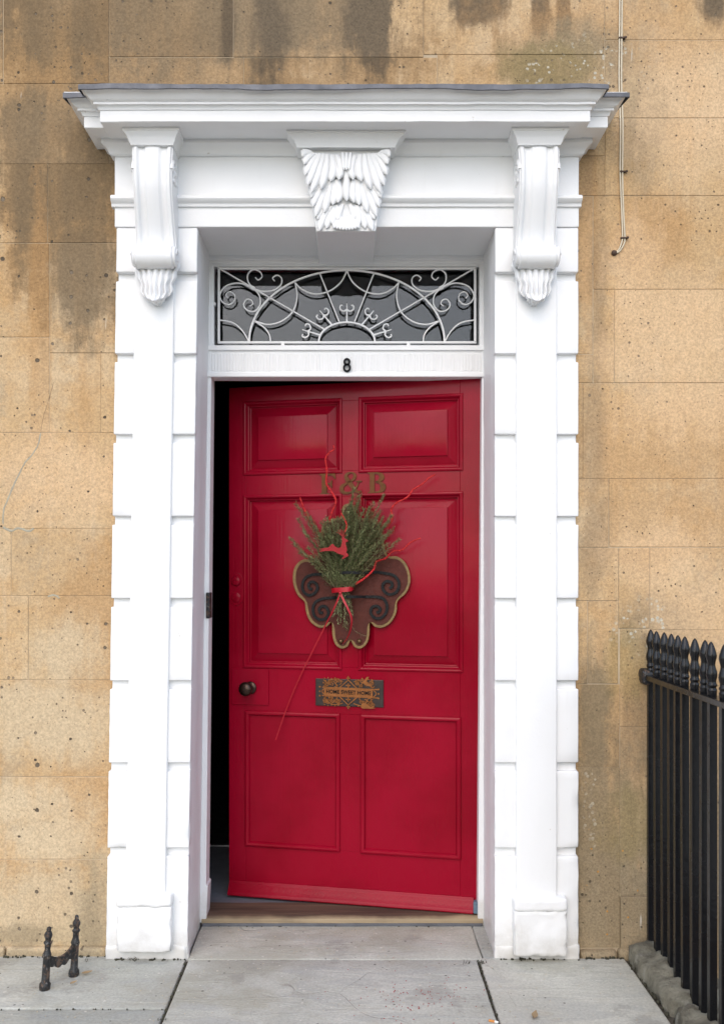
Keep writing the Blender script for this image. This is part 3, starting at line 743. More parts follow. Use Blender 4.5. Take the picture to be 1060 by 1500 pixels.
# numeral 8
m = MB()
for cy,rx,rz in ((530.2,3.7,4.0),(539.0,4.4,4.9)):
    ring = [(X(508+rx*math.cos(a),FY), -.002, Z(cy+rz*math.sin(a),FY)) for a in [2*math.pi*k/28 for k in range(29)]]
    m.sweep(ring, [(-.0040,-.003),(.0040,-.003),(.0040,.003),(-.0040,.003)], (0,-1,0))
m.build('number_eight', M['digit'], frame)
# glass and the iron grille
b = MB(); b.box(X(311,FY+.05),X(704,FY+.05),.050,.054,Z(508,FY+.05),Z(387,FY+.05)); b.build('pane', M['glass'], frame)
gr = empty('fanlight_grille', (0,0,0), 0, frame)
GY = FY+.018
def gp(zx,zy): return Vector((X(290+zx/2.465,GY), GY-FY, Z(370+zy/2.465,GY)))
flat = lambda w_,h_: [(-w_,-h_),(w_,-h_),(w_,h_),(-w_,h_)]
def gbar(name, pts, w_=.0027, k=7, smooth=True, taper=None, h_=.0045):
    m = MB(); pp = cr([gp(*p) for p in pts], k) if smooth else [gp(*p) for p in pts]
    m.sweep(pp, [(-w_,-h_*.6),(-w_*.6,-h_),(w_*.6,-h_),(w_,-h_*.6),(w_,h_*.6),(w_*.6,h_),(-w_*.6,h_),(-w_,h_*.6)], (0,-1,0), taper)
    return m.build(name, M['ironwhite'], gr, smooth=True, angle=40)
CXG = 537
def both(name, pts, **k):
    gbar(name, pts, **k); gbar(name, [(2*CXG-a,b) for a,b in pts], **k)
for p in ([(72,58),(1003,58)],[(72,325),(1003,325)],[(76,58),(76,325)],[(999,58),(999,325)]): gbar('grille_frame', p, w_=.0047, smooth=False, h_=.0065)
gbar('arch_bar', [(CXG+352*math.cos(a), 322-258*math.sin(a)) for a in [math.pi*k/26 for k in range(27)]], w_=.0037)
gbar('arch_bar', [(CXG+101*math.cos(a), 322-70*math.sin(a)) for a in [math.pi*k/16 for k in range(17)]], w_=.0037)
both('spoke', [(438,72),(509,250)], smooth=False); both('spoke', [(78,58),(455,277)], smooth=False)
both('swag', [(537,66),(515,108),(472,140),(418,150),(374,132),(349,107)]); both('swag', [(350,108),(358,160),(342,213),(302,248),(252,260),(205,247)])
both('corner_bar', [(205,248),(240,272),(258,298),(262,320)]); both('corner_bar', [(78,244),(126,254),(160,282),(183,320)])
tp = lambda t: 1-.25*t
both('scroll', [(197,128),(150,111),(104,120),(80,150),(88,178),(112,188),(133,172),(130,150),(113,142),(101,154),(109,165)], taper=tp, w_=.0029)
both('scroll', [(197,128),(181,104),(181,78),(200,62),(224,70),(231,87),(218,99),(207,90)], taper=tp, w_=.0029)
both('scroll', [(197,128),(230,140),(270,137),(298,118),(302,94),(286,82),(270,92),(277,103)], taper=tp, w_=.0029)
both('scroll', [(197,128),(220,152),(225,185),(206,211),(179,209),(165,190),(175,170),(192,172),(198,185),(188,193)], taper=tp, w_=.0029)
for s_ in (0,1):
    xx = 197 if not s_ else 2*CXG-197; m = MB(); c_ = gp(xx,128); m.box(-.009,.009,-.008,.008,-.007,.007)
    Rm = Matrix.Rotation(math.radians(30 if not s_ else -30),3,'Y'); m.v = [Rm@v+c_ for v in m.v]; m.build('collar', M['ironwhite'], gr, bevel=.002)
def arrow(x0,y0,x1,y1):
    d = Vector((x1-x0,y1-y0)); L_ = d.length; d.normalize(); n_ = Vector((-d.y,d.x))
    P_ = lambda a,b_: (x0+d.x*a+n_.x*b_, y0+d.y*a+n_.y*b_)
    gbar('arrow_stem', [P_(0,0),P_(L_,0)], smooth=False, w_=.0034, taper=lambda t:1-.5*t)
    for q in (-1,1): gbar('arrow_curl', [P_(L_-22,0),P_(L_-28,q*12),P_(L_-20,q*24),P_(L_-8,q*23),P_(L_-7,q*15)], w_=.0032, k=5, taper=tp)
for a in ((537,252,537,184),(484,262,440,210),(590,262,634,210),(440,298,376,278),(634,298,698,278)): arrow(*a)
for px_ in (414,598): fbox('lug', px_-2.5,px_+2.5,501,507,.010,.03,M['ironwhite'],.001)
fbox('lug', 313,316,443,447,.010,.03,M['ironwhite'],.001)
# stop, keep and threshold
kb = MB(); kb.box(X(303,FY)-.004,X(303,FY)+.012,.0,.06,Z(906,FY),Z(868,FY)); kb.build('lock_keep', M['oldiron'], frame, bevel=.004)
ts = MB(); pr_ = [(.0,.002),(-.006,.006),(-.008,.016),(-.004,.028),(.008,.034),(.05,.036),(.16,.034),(.16,-.02),(.0,-.02)]
rows = []
for i in range(31):
    xx = -.572+(.525+.572)*i/30; rows.append([Vector((xx, .012+a+.002*fbm((xx,a,b_),9), b_+.0015*fbm((xx,a,b_),14,2))) for a,b_ in pr_])
ts.grid(rows); ts.add(rows[0],[tuple(range(9))]); ts.add(rows[-1],[tuple(range(8,-1,-1))])
th = ts.build('threshold', M['oak'], frame, smooth=True, angle=40)
tl = MB(); tl.box(-.57,.523,.000,.008,-.005,.012); tl.build('threshold_lead', M['lead'], frame, bevel=.002)

# ================================================================ DOOR
HX, HY, TH, DW, DZ, DH = .5258, .36, math.radians(12.3), 1.048, .0375, 2.1145
def dlocal(p):      # world -> door coordinates
    v = Vector(p)-Vector((HX,HY,DZ)); c,s_ = math.cos(TH), math.sin(TH)
    return Vector((v.x*c-v.y*s_, v.x*s_+v.y*c, v.z))
def DP(px,py,h=0.):  # pixel -> door coordinates on a plane h in front of the face
    o = dlocal((0,-D,ZC)); q = dlocal(W(px,py,0)); d = q-o; t = (-h-o.y)/d.y; return o+d*t
def dthing(name, label=None, cat=None, group=None):
    return tag(empty(name, (HX,HY,DZ), -TH), label, cat, group)
door = dthing('front_door', 'glossy crimson six panelled front door standing ajar', 'door')
red = M['red']
def rect(tl,br,tr_=None,bl=None):
    ps = [DP(*p) for p in (tl,br,tr_,bl) if p]
    a,b_ = DP(*tl), DP(*br); z1 = a.z if not tr_ else (a.z+DP(*tr_).z)/2; z0 = b_.z if not bl else (b_.z+DP(*bl).z)/2
    return [a.x,b_.x,z0,z1]
P = dict(tl=rect((364,592),(497,690),(497,588),(364,692)), tr=rect((531,584),(673,686),(673,582),(531,688)),
         ml=rect((361,729),(497,978),(497,727),(361,973)), mr=rect((532,727),(673,983),(673,724),(532,977)),
         bl=rect((356,1042),(497,1246),(497,1046),(356,1237)), br=rect((524,1047),(675,1259),(675,1051),(524,1248)))
for a,b_ in (('tl','tr'),('ml','mr'),('bl','br')):
    z0 = (P[a][2]+P[b_][2])/2; z1 = (P[a][3]+P[b_][3])/2; P[a][2]=P[b_][2]=z0; P[a][3]=P[b_][3]=z1
xl = sum(P[k][0] for k in ('tl','ml','bl'))/3; xr = sum(P[k][1] for k in ('tr','mr','br'))/3
xm0 = sum(P[k][1] for k in ('tl','ml','bl'))/3; xm1 = sum(P[k][0] for k in ('tr','mr','br'))/3
for k in ('tl','ml','bl'): P[k][0]=xl; P[k][1]=xm0
for k in ('tr','mr','br'): P[k][0]=xm1; P[k][1]=xr
def dbox(name, x0,x1,y0,y1,z0,z1, mat=red, parent=door, bevel=.0012, seg=1):
    b = MB(); b.box(x0,x1,y0,y1,z0,z1); return b.build(name, mat, parent, bevel=bevel, seg=seg)
TK = .045
dbox('stile', -DW, xl, 0,TK,0,DH); dbox('stile', xr, 0, 0,TK,0,DH)
zr = [0,P['bl'][2],P['bl'][3],P['ml'][2],P['ml'][3],P['tl'][2],P['tl'][3],DH]
for a,b_ in ((0,1),(2,3),(4,5),(6,7)): dbox('rail', xl,xr,0.0002,TK,zr[a],zr[b_])
for a,b_ in ((1,2),(3,4),(5,6)): dbox('muntin', xm0,xm1,.0004,TK,zr[a],zr[b_])
def panel(r, prof):
    mb = MB(); x0,x1,z0,z1 = r
    vs = []
    for i_,y_ in prof: vs += [(x0+i_,y_,z0+i_),(x1-i_,y_,z0+i_),(x1-i_,y_,z1-i_),(x0+i_,y_,z1-i_)]
    n_ = len(prof); fs = [(k*4+j,k*4+(j+1)%4,(k+1)*4+(j+1)%4,(k+1)*4+j) for k in range(n_-1) for j in range(4)]
    fs.append(tuple((n_-1)*4+j for j in range(4))); fs.append((3,2,1,0))
    mb.add(vs, fs); o = mb.build('panel', red, door, smooth=True, angle=22); return o
raised = [(-.012,.030),(-.012,.0005),(-.0115,-.003),(-.009,-.006),(-.004,-.0075),(.000,-.006),(.003,-.001),(.006,.004),(.007,.007),(.011,.0085),(.013,.019),(.017,.021),(.050,.0075),(.0515,.0015),(.055,.0003)]
flatp = [(-.004,.030),(-.004,.0005),(-.0035,-.005),(-.001,-.009),(.005,-.0115),(.011,-.010),(.0145,-.006),(.016,-.0005),(.018,.0035),(.021,.0035)]
for k in ('tl','tr','ml','mr'): panel(P[k], raised)
for k in ('bl','br'): panel(P[k], flatp)
# weatherboard
mb = MB(); prf = [(.0,.118),(-.006,.116),(-.010,.106),(-.012,.096),(-.016,.090),(-.030,.060),(-.044,.036),(-.050,.028),(-.052,.012),(-.048,.004),(-.040,.002),(0,.002)]
prf = [(a*.62,b_*.50) for a,b_ in prf]
rows = []
for i in range(25):
    xx = -DW+.004+(DW-.035)*i/24; rows.append([Vector((xx,a-.001,b_+.0012*fbm((xx,a,b_),8))) for a,b_ in prf])
mb.grid(rows); mb.add(rows[0],[tuple(range(12))]); mb.add(rows[-1],[tuple(range(11,-1,-1))]); wb = mb.build('weatherboard', red, door, smooth=True, angle=35)
dbox('weatherboard_end', -.0305,-.004,-.034,-.002,.004,.050, M['rawend'], door, .004, 2)
# lock block, knob, cylinder
a,b_ = DP(340,978), DP(394,1033); lk = dbox('lock_plate', a.x,b_.x,-.007,.001,b_.z,DP(340,979).z, red, door, .002, 2)
kc = DP(366,1007); mb = MB()
mb.lathe([(.001,0),(.026,0),(.027,.004),(.024,.007),(.013,.010),(.011,.022),(.014,.030),(.025,.038),(.0295,.048),(.029,.056),(.022,.065),(.010,.069),(.001,.070)], (kc.x+.006,-.007,kc.z), (-.12,-1,0), 28)
mb.build('knob', M['bronze'], door, smooth=True, angle=60)
c0, c1 = DP(346.5,851), DP(346,875)
mb = MB(); cy_ = cr([(c0.x-.029,c0.z+.012,0),(c0.x,c0.z+.036,0),(c0.x+.029,c0.z+.012,0),(c0.x+.0295,(c0.z+c1.z)/2,0),(c0.x+.029,c1.z-.012,0),(c0.x,c1.z-.034,0),(c0.x-.029,c1.z-.012,0),(c0.x-.0295,(c0.z+c1.z)/2,0)],5,True)
mb.prism([(q.x,q.y) for q in cy_], -.004,.001); cp = mb.build('lock_cover', red, door, smooth=False, bevel=.0012)
mb = MB(); mb.lathe([(.001,0),(.021,0),(.0215,.004),(.018,.010),(.012,.012),(.006,.013),(.005,.010),(.001,.010)], (c0.x,-.003,c0.z),(0,-1,0),24); mb.build('cylinder', red, cp, smooth=True, angle=40)
mb = MB(); mb.lathe([(.001,0),(.020,0),(.0205,.003),(.016,.0055),(.001,.006)], (c1.x,-.003,c1.z),(0,-1,0),24); mb.build('cylinder', red, cp, smooth=True, angle=40)
# letters F & B as brass cut-outs
def lp(zx,zy): q = DP(400+zx/4.077, 640+zy/4.077); return (q.x,q.z)
def letter(name, polys, y1=-.006):
    mb = MB()
    for pl in polys: mb.prism([lp(*p) for p in pl], y1, .0005)
    return mb.build(name, M['brass'], door)
letter('letter_f', [
 [(278,222),(371,219),(374,250),(368,250),(357,232),(341,228),(322,228),(322,330),(327,337),(338,339),(338,344),(278,346),(278,341),(288,338),(293,331),(292,235),(288,229),(278,227)],
 [(322,276),(338,275),(346,268),(348,259),(353,259),(353,302),(348,302),(345,291),(338,284),(322,284)]])
letter('letter_b', [
 [(565,213),(612,211),(612,220),(606,221),(606,325),(612,327),(612,335),(567,337),(567,332),(576,329),(579,323),(578,226),(574,219),(565,218)],
 [(612,211),(634,212),(655,220),(664,234),(664,248),(656,260),(640,268),(612,272),(612,264),(626,260),(634,248),(634,234),(627,223),(612,220)],
 [(612,264),(640,266),(660,275),(672,289),(673,306),(664,323),(646,333),(612,335),(612,327),(628,325),(640,314),(641,294),(633,278),(612,272)]])
def brush(mb, pts, ws, y0=-.006, k=8, y1=.0005):
    pp = cr([(a,b_,w_) for (a,b_),w_ in zip(pts,ws)], k); L_=[]; R_=[]
    for i,p in enumerate(pp):
        t = pp[min(i+1,len(pp)-1)]-pp[max(i-1,0)]; n_ = Vector((-t.y,t.x,0)); n_ = n_.normalized() if n_.length else Vector((1,0,0))
        L_.append(lp(p.x+n_.x*p.z,p.y+n_.y*p.z)); R_.append(lp(p.x-n_.x*p.z,p.y-n_.y*p.z))
    n_ = len(pp); vs = [(a,y0,b_) for a,b_ in L_]+[(a,y0,b_) for a,b_ in R_]+[(a,y1,b_) for a,b_ in L_]+[(a,y1,b_) for a,b_ in R_]
    fs = []
    for i in range(n_-1): fs += [(i,i+1,n_+i+1,n_+i),(i,2*n_+i,2*n_+i+1,i+1),(n_+i,n_+i+1,3*n_+i+1,3*n_+i)]
    fs += [(0,n_,3*n_,2*n_),(n_-1,3*n_-1,4*n_-1,2*n_-1)]
    mb.add(vs,fs)
mb = MB()
brush(mb, [(527,322),(508,330),(488,314),(462,280),(441,250),(437,230),(452,217),(474,214),(488,226),(486,246),(466,264),(436,280),(414,296),(410,316),(424,332),(452,334),(480,322),(503,292),(512,268)],
      [3,8,11,13,12,9,6,4,8,9,6,7,11,12,9,6,5,4,3])
brush(mb, [(494,266),(512,264),(530,266)], [3,4,3], -.0057, 8, .0002)
mb.build('ampersand', M['brass'], door)
# letter plate with pierced rusty name plate
def qp(zx,zy,h=0.): return DP(440+zx/7.571, 960+zy/7.571, h)
mb = MB(); q = [qp(170,247),(qp(922,282)),qp(914,584),qp(164,548)]
zt_ = (q[0].z+q[1].z)/2; zb_ = (q[2].z+q[3].z)/2; 
mb.box(q[0].x,q[1].x,-.006,.001,zb_,zt_); lpz = mb.build('letter_plate', M['plate'], door, bevel=.002)
mb = MB(); hh = .010
def rp(zx,zy): v = qp(zx,zy,hh); return Vector((v.x,-hh,v.z))
def rbar(pts, w_, k=5): mb.sweep(cr([rp(*p) for p in pts],k), flat(w_,.0016), (0,-1,0), None)
def sl(x_,y_): return (x_, y_+(x_-540)*.045)       # the plate follows the perspective of the door
mb.prism([(rp(*sl(a,b_)).x,rp(*sl(a,b_)).z) for a,b_ in ((262,372),(800,372),(800,452),(262,452))], -hh-.0012,-hh+.0012)
for (y_,w_) in ((366,.0022),(458,.0022)): rbar([sl(240,y_),sl(860,y_)], w_)
for s_ in (-1,1):
    c_ = 530; yb = 412
    rbar([sl(c_-95,yb+s_*50),sl(c_,yb+s_*138),sl(c_+95,yb+s_*50)], .0022, 1)
    rbar([sl(c_,yb+s_*50),sl(c_,yb+s_*100)], .0020, 1); rbar([sl(c_-26,yb+s_*78),sl(c_+26,yb+s_*78)], .0024,1)
    rbar([sl(c_,yb+s_*130),sl(c_,yb+s_*180)], .0022, 1); rbar([sl(c_-20,yb+s_*158),sl(c_+20,yb+s_*158)], .0022,1)
    rnd = random.Random(5+s_)
    for side in (-1,1):
        for j in range(12):
            x_ = c_+side*rnd.uniform(90,275); y_ = yb+s_*rnd.uniform(66,140)
            if abs(x_-c_) < 130 and abs(y_-yb) < 90: y_ = yb+s_*rnd.uniform(100,140)
            a0 = rnd.uniform(0,6.3); tw = rnd.choice((-1,1)); R_ = rnd.uniform(20,32)
            rbar([sl(x_+R_*(1-t*.7)*math.cos(a0+tw*t*5.2), y_+R_*(1-t*.7)*math.sin(a0+tw*t*5.2)) for t in (0,.2,.4,.6,.8,1)], .0014, 4)
        rbar([sl(c_+side*120,yb+s_*60),sl(c_+side*170,yb+s_*120),sl(c_+side*220,yb+s_*90),sl(c_+side*275,yb+s_*130)], .0017)
        rbar([sl(c_+side*60,yb+s_*120),sl(c_+side*130,yb+s_*140),sl(c_+side*200,yb+s_*128),sl(c_+side*268,yb+s_*62)], .0017)
        for j in range(5):
            x_ = c_+side*(110+j*38); v = rp(*sl(x_,yb+s_*(146+8*(j%2)))); mb.lathe([(.001,-.001),(.0026,-.001),(.0026,.001),(.001,.001)], v,(0,-1,0),8)
for side in (-1,1):
    xe = 540+side*325
    for yy in (-50,0,50): v = rp(*sl(xe,412+yy)); mb.lathe([(.001,-.0015),(.0036,-.0015),(.0036,.0015),(.001,.0015)], v,(0,-1,0),10)
    rbar([sl(540+side*262,412-45),sl(540+side*300,412),sl(540+side*262,412+45)], .0018)
rust = mb.build('pierced_name_plate', M['rust'], lpz)
def bird(pts):
    m_ = MB(); m_.prism([(rp(*p).x,rp(*p).z) for p in pts], -hh-.003,-hh+.001); m_.build('bird', M['rust'], lpz)
bird([(690,300),(705,280),(735,240),(760,238),(748,262),(735,285),(750,310),(780,325),(815,322),(780,340),(735,335),(705,320)])
bird([(668,560),(690,530),(720,525),(745,545),(770,565),(830,585),(790,592),(740,588),(700,590),(675,580)])
# lettering HOME SWEET HOME
tc = bpy.data.curves.new('home_sweet_home','FONT'); tc.body = 'HOME SWEET HOME'; tc.size = 1; tc.align_x='CENTER'; tc.align_y='CENTER'; tc.extrude = .02; tc.offset = .022; tc.space_character = 1.04
to = bpy.data.objects.new('t', tc); col.objects.link(to)
dg = bpy.context.evaluated_depsgraph_get(); me = bpy.data.meshes.new_from_object(to.evaluated_get(dg)); bpy.data.objects.remove(to)
xs_ = [v.co.x for v in me.vertices]; ys_ = [v.co.y for v in me.vertices]
A, Bq, C_ = rp(*sl(285,412)), rp(*sl(782,412)), rp(*sl(540,388)); D_ = rp(*sl(540,433))
wx, wz = Bq.x-A.x, C_.z-D_.z; slz = (Bq.z-A.z)
for v in me.vertices:
    u = (v.co.x-min(xs_))/(max(xs_)-min(xs_)) if False else (v.co.x+max(xs_))/(2*max(xs_)); t = v.co.y/(max(ys_)-min(ys_))
    v.co = Vector((A.x+wx*u, -hh-.002-v.co.z*.02, A.z+slz*u+t*wz))
link_mesh('home_sweet_home_lettering', me, M['digit'], lpz)
# hinges inside the hinge edge
for z_ in (.35,1.05,1.8):
    mb = MB(); mb.lathe([(.006,0),(.007,.002),(.007,.088),(.006,.09)], (.006,.040,z_),(0,0,1),10); mb.build('hinge', M['bronze'], door, smooth=True, angle=40)

# ================================================================ THINGS HANGING ON THE DOOR
def bp(zx,zy,h): q = DP(400+zx/4.077, 640+zy/4.077, h); return Vector((q.x,-h,q.z))
# board
half = [(455,397),(486,412),(496,450),(520,482),(565,486),(606,496),(636,535),(654,600),(668,670),(690,712),(738,714),(784,745),(813,805),(818,870),(793,932),(742,982),(736,1045),(704,1106),(655,1138),(608,1134),(578,1108),(574,1180),(560,1232),(522,1264),(484,1252),(463,1214)]
left = [(445,1250),(410,1264),(372,1240),(354,1182),(350,1108),(318,1134),(272,1138),(222,1102),(196,1042),(188,985),(150,948),(122,880),(122,802),(148,752),(190,730),(238,734),(262,712),(272,668),(283,600),(292,540),(312,505),(356,488),(398,482),(412,450),(418,412)]
outl = cr([(a,b_,0) for a,b_ in half+left], 4, True)
brd = dthing('wall_pocket_board', 'scalloped dark brown board with gilt edge and black iron scrolls hung on the door', 'ornament board')
def poly_h(pts,h): return [(bp(p.x,p.y,h).x, bp(p.x,p.y,h).z) for p in pts]
mb = MB(); mb.prism(poly_h(outl,.016), -.020,-.010); mb.build('backing', M['gold'], brd, bevel=.002)
def inset(pts,d):
    n_ = len(pts); out = []
    for i in range(n_):
        t = (pts[(i+1)%n_]-pts[i-1]); t = t.normalized() if t.length else Vector((1,0,0)); out.append(pts[i]+Vector((-t.y,t.x,0))*d)
    return out
sgn = 1
inn = inset(outl, 15)
# smooth away inset kinks
for _ in range(3): inn = [(inn[i-1]+inn[i]*2+inn[(i+1)%len(inn)])/4 for i in range(len(inn))]
mb = MB(); mb.prism(poly_h(inn,.022), -.023,-.018); mb.build('face', M['board'], brd, bevel=.001)
mb = MB(); mb.box(bp(500,0,.0).x-.012,bp(500,0,.0).x+.012,-.012,-.0005,bp(0,900,0).z,bp(0,700,0).z); mb.build('hanger', M['oldiron'], brd)
def holder(L_, R_, y_, bulge):
    xl_, xr_ = L_[0][0], R_[0][0]
    mid = [(xl_+(xr_-xl_)*t, y_, .030+bulge*math.sin(math.pi*t)) for t in (.15,.35,.5,.65,.85)]
    pts = [(a,b_,.030) for a,b_ in reversed(L_)]+mid+[(a,b_,.030) for a,b_ in R_]
    m_ = MB(); m_.sweep(cr([bp(*p) for p in pts],6), [(-.0056,-.0022),(-.004,-.003),(.004,-.003),(.0056,-.0022),(.0056,.002),(-.0056,.002)], (0,-1,0)); m_.build('iron_scroll', M['scroll'], brd)
holder([(300,820),(240,822),(195,840),(175,880),(180,920),(210,945),(245,935),(265,905),(255,875),(230,865),(212,882),(218,905),(234,908)],
       [(610,808),(660,813),(715,825),(745,855),(750,895),(730,930),(690,940),(658,915),(655,880),(680,862),(706,870),(710,892),(694,904)], 810, .060)
holder([(360,960),(300,965),(255,985),(238,1020),(245,1065),(275,1090),(310,1085),(330,1055),(320,1020),(295,1010),(275,1026),(280,1048),(298,1050)],
       [(555,955),(610,955),(655,965),(678,1000),(675,1045),(645,1080),(605,1080),(582,1050),(590,1018),(618,1010),(638,1026),(632,1045),(615,1048)], 955, .050)
for a in (405,515):
    mb = MB(); c_ = bp(a,1220,.023); mb.lathe([(.0105,0),(.0105,.003),(.009,.008),(.005,.012),(.001,.013)], c_,(0,-1,0),16); mb.build('stud', M['stud'], brd, smooth=True, angle=50)

# rosemary
ros = dthing('rosemary_bunch', 'bunch of green rosemary sprigs tied with red ribbon on the door', 'rosemary')
rr = random.Random(21)
def sprig(name, path, nl, ln, bare=0., droop=0):
    pp = cr(path, 6); n_ = len(pp)
    st = MB(); st.tube(pp, .0013, 5, scale=lambda t:1-.6*t); so = st.build('sprig', M['stem'], ros, smooth=True)
    lf = MB()
    for k in range(nl):
        f_ = bare+(1-bare)*k/(nl-1); i = min(n_-2,int(f_*(n_-1))); q = f_*(n_-1)-i; p = pp[i].lerp(pp[i+1],q)
        t = (pp[min(i+2,n_-1)]-pp[max(i-1,0)]).normalized()
        a = rr.uniform(0,6.283); o1 = t.orthogonal().normalized(); o2 = t.cross(o1); rad = o1*math.cos(a)+o2*math.sin(a)
        L_ = ln*rr.uniform(.65,1.2)*(1-.35*f_**3); d = (t*rr.uniform(.35,1.0)+rad*rr.uniform(.55,1.15)).normalized()
        sdv = d.cross(rad); sdv = sdv.normalized() if sdv.length > 1e-4 else o1; wv_ = rr.uniform(.0009,.0014)
        m_ = p+d*L_*.5+rad*L_*.06; e = p+d*L_+t*L_*.12
        lf.add([p-sdv*wv_*.6,p+sdv*wv_*.6,m_+sdv*wv_+rad*.0004,m_-sdv*wv_+rad*.0004,e], [(0,1,2,3),(3,2,4)])
    lf.build('leaves', M['needle'], so, recalc=False)
tips = [(485,310,.05),(520,345,.04),(660,345,.05),(600,395,.06),(570,420,.05),(705,468,.06),(722,548,.07),(752,612,.08),(690,500,.04),(640,520,.07),(620,470,.05),
 (135,400,.05),(200,450,.05),(150,490,.06),(105,605,.06),(122,640,.07),(160,690,.07),(180,560,.06),(255,540,.07),(290,510,.05),(330,545,.07),(430,470,.06),(470,440,.05),(500,400,.05),(540,430,.07),(395,560,.08),(350,600,.09),(220,480,.04),
 (600,560,.09),(560,520,.08),(660,590,.09),(680,640,.08),(300,640,.09),(250,610,.08),(210,660,.08),(450,540,.09),(500,500,.09),(230,720,.07),(610,650,.09),(530,570,.1),(410,620,.1),(655,480,.06),(590,450,.045),(465,385,.045),(330,580,.06),(280,580,.05),(690,560,.06),(640,440,.05),(440,420,.06),(460,402,.055),(476,362,.05),(506,352,.05),(450,450,.07),(420,440,.06),(300,500,.06),(322,482,.06),(352,500,.07),(384,482,.06),(612,500,.08),(560,470,.07),(668,520,.07)]
for i,(tx,ty,h) in enumerate(tips):
    bx, by = 415+rr.uniform(-45,45)+(tx-415)*.06, 900+rr.uniform(-20,15)
    m1 = (bx+(tx-bx)*.33+rr.uniform(-12,12), by+(ty-by)*.38, .05+h*.35); m2 = (bx+(tx-bx)*.70+rr.uniform(-10,10), by+(ty-by)*.74, .035+h*.75)
    L_ = math.hypot(tx-bx,ty-by)
    sprig('sprig', [bp(bx,by,rr.uniform(.045,.08)),bp(*m1),bp(*m2),bp(tx,ty,.02+h)], int(L_*.44)+16, .0225, .06)
for bx,by,tx,ty in ((330,640,300,545),(350,620,345,530),(360,600,375,500),(310,690,270,600),(385,590,400,505),(340,700,318,610),(365,680,352,590)):
    sprig('sprig', [bp(bx,by,.05),bp((bx+tx)/2,(by+ty)/2,.055),bp(tx,ty,.05)], 46, .021)
for i in range(15):      # short shoots filling the waist
    bx, by = 415+rr.uniform(-60,60), 905+rr.uniform(-30,10); tx,ty = bx+rr.uniform(-75,75), by-rr.uniform(50,140)
    sprig('sprig', [bp(bx,by,.07),bp((bx+tx)/2,(by+ty)/2+8,.08),bp(tx,ty,.075)], 40, .017)
for i in range(16):      # stalks below the tie
    bx, by = 410+rr.uniform(-45,45), 905; tx = 425+rr.uniform(-70,62); ty = 1085+rr.uniform(-40,100)-abs(tx-425)*.5
    sprig('sprig', [bp(bx,by,rr.uniform(.05,.08)),bp(bx*.5+tx*.5+rr.uniform(-8,8),(by+ty)/2,rr.uniform(.05,.075)),bp(tx,ty,rr.uniform(.035,.06))], 52, .015, .0)
sprig('sprig', [bp(440,960,.06),bp(455,1060,.06),bp(480,1150,.05),bp(545,1190,.045)], 30, .014)
# ribbon
rib = dthing('ribbon', 'red satin ribbon tied round the rosemary with one long trailing tail', 'ribbon')
def strip(name, pts, w_, twist=0.):
    pp = cr([bp(*p) for p in pts], 7); rows = []
    for i,p in enumerate(pp):
        t = (pp[min(i+1,len(pp)-1)]-pp[max(i-1,0)]).normalized(); n_ = Vector((0,-1,0)); s_ = t.cross(n_); s_ = s_.normalized() if s_.length > 1e-5 else Vector((1,0,0))
        a = twist*i/len(pp); s_ = s_*math.cos(a)+n_*math.sin(a)*1.0; nn = t.cross(s_)*.0004
        rows.append([p-s_*w_+nn,p+s_*w_+nn,p+s_*w_-nn,p-s_*w_-nn,p-s_*w_+nn])
    m_ = MB(); m_.grid(rows); return m_.build(name, M['ribbon'], rib, smooth=True, angle=50)
strip('band', [(348,915,.060),(365,912,.080),(400,910,.094),(440,907,.094),(468,904,.078),(478,902,.060)], .0068)
strip('band', [(350,926,.062),(372,922,.084),(405,920,.097),(445,917,.096),(472,912,.074)], .005)
mb = MB(); c_ = bp(400,932,.1); mb.lathe([(.001,-.006),(.005,-.005),(.0065,0),(.005,.005),(.001,.006)], c_,(.3,0,1),10); mb.build('knot', M['ribbon'], rib, smooth=True)
strip('tail', [(400,932,.1),(385,975,.098),(365,1020,.09),(345,1062,.07),(322,1105,.05),(300,1150,.032),(262,1225,.022),(225,1300,.020),(180,1390,.016),(130,1500,.016),(70,1650,.022),(15,1810,.05)], .0030, .9)
strip('tail', [(402,935,.101),(420,975,.1),(448,1030,.096),(468,1085,.085),(462,1150,.06),(440,1205,.045),(415,1238,.036)], .0042, 1.6)
# reindeer
deer = dthing('reindeer_ornament', 'small flat red glitter reindeer ornament tucked into the rosemary', 'ornament')
body = [(272,671),(300,664),(330,660),(342,650),(350,640),(358,638),(366,651),(385,662),(400,661),(409,644),(411,622),(408,607),(415,600),(424,602),(434,610),(446,617),(446,625),(434,628),(432,640),(438,658),(441,676),(436,690),(447,700),(449,711),(432,720),(416,729),(411,724),(426,710),(408,704),(382,694),(362,682),(338,681),(310,682),(282,686),(276,682),(300,674)]
mb = MB(); mb.prism([(bp(a,b_,.125).x,bp(a,b_,.125).z) for a,b_ in body], -.127,-.122); mb.build('body', M['felt'], deer)
mb = MB()
for pts in ([(416,603),(408,588),(392,575),(378,568)],[(408,588),(398,572),(388,556)],[(413,596),(407,572),(402,552)],[(418,603),(417,580),(414,554)],[(421,603),(428,588),(440,584)],[(419,592),(425,575),(430,560)]):
    mb.sweep([bp(a,b_,.125) for a,b_ in pts], flat(.0010,.0016), (0,-1,0))
mb.build('antlers', M['felt'], deer)
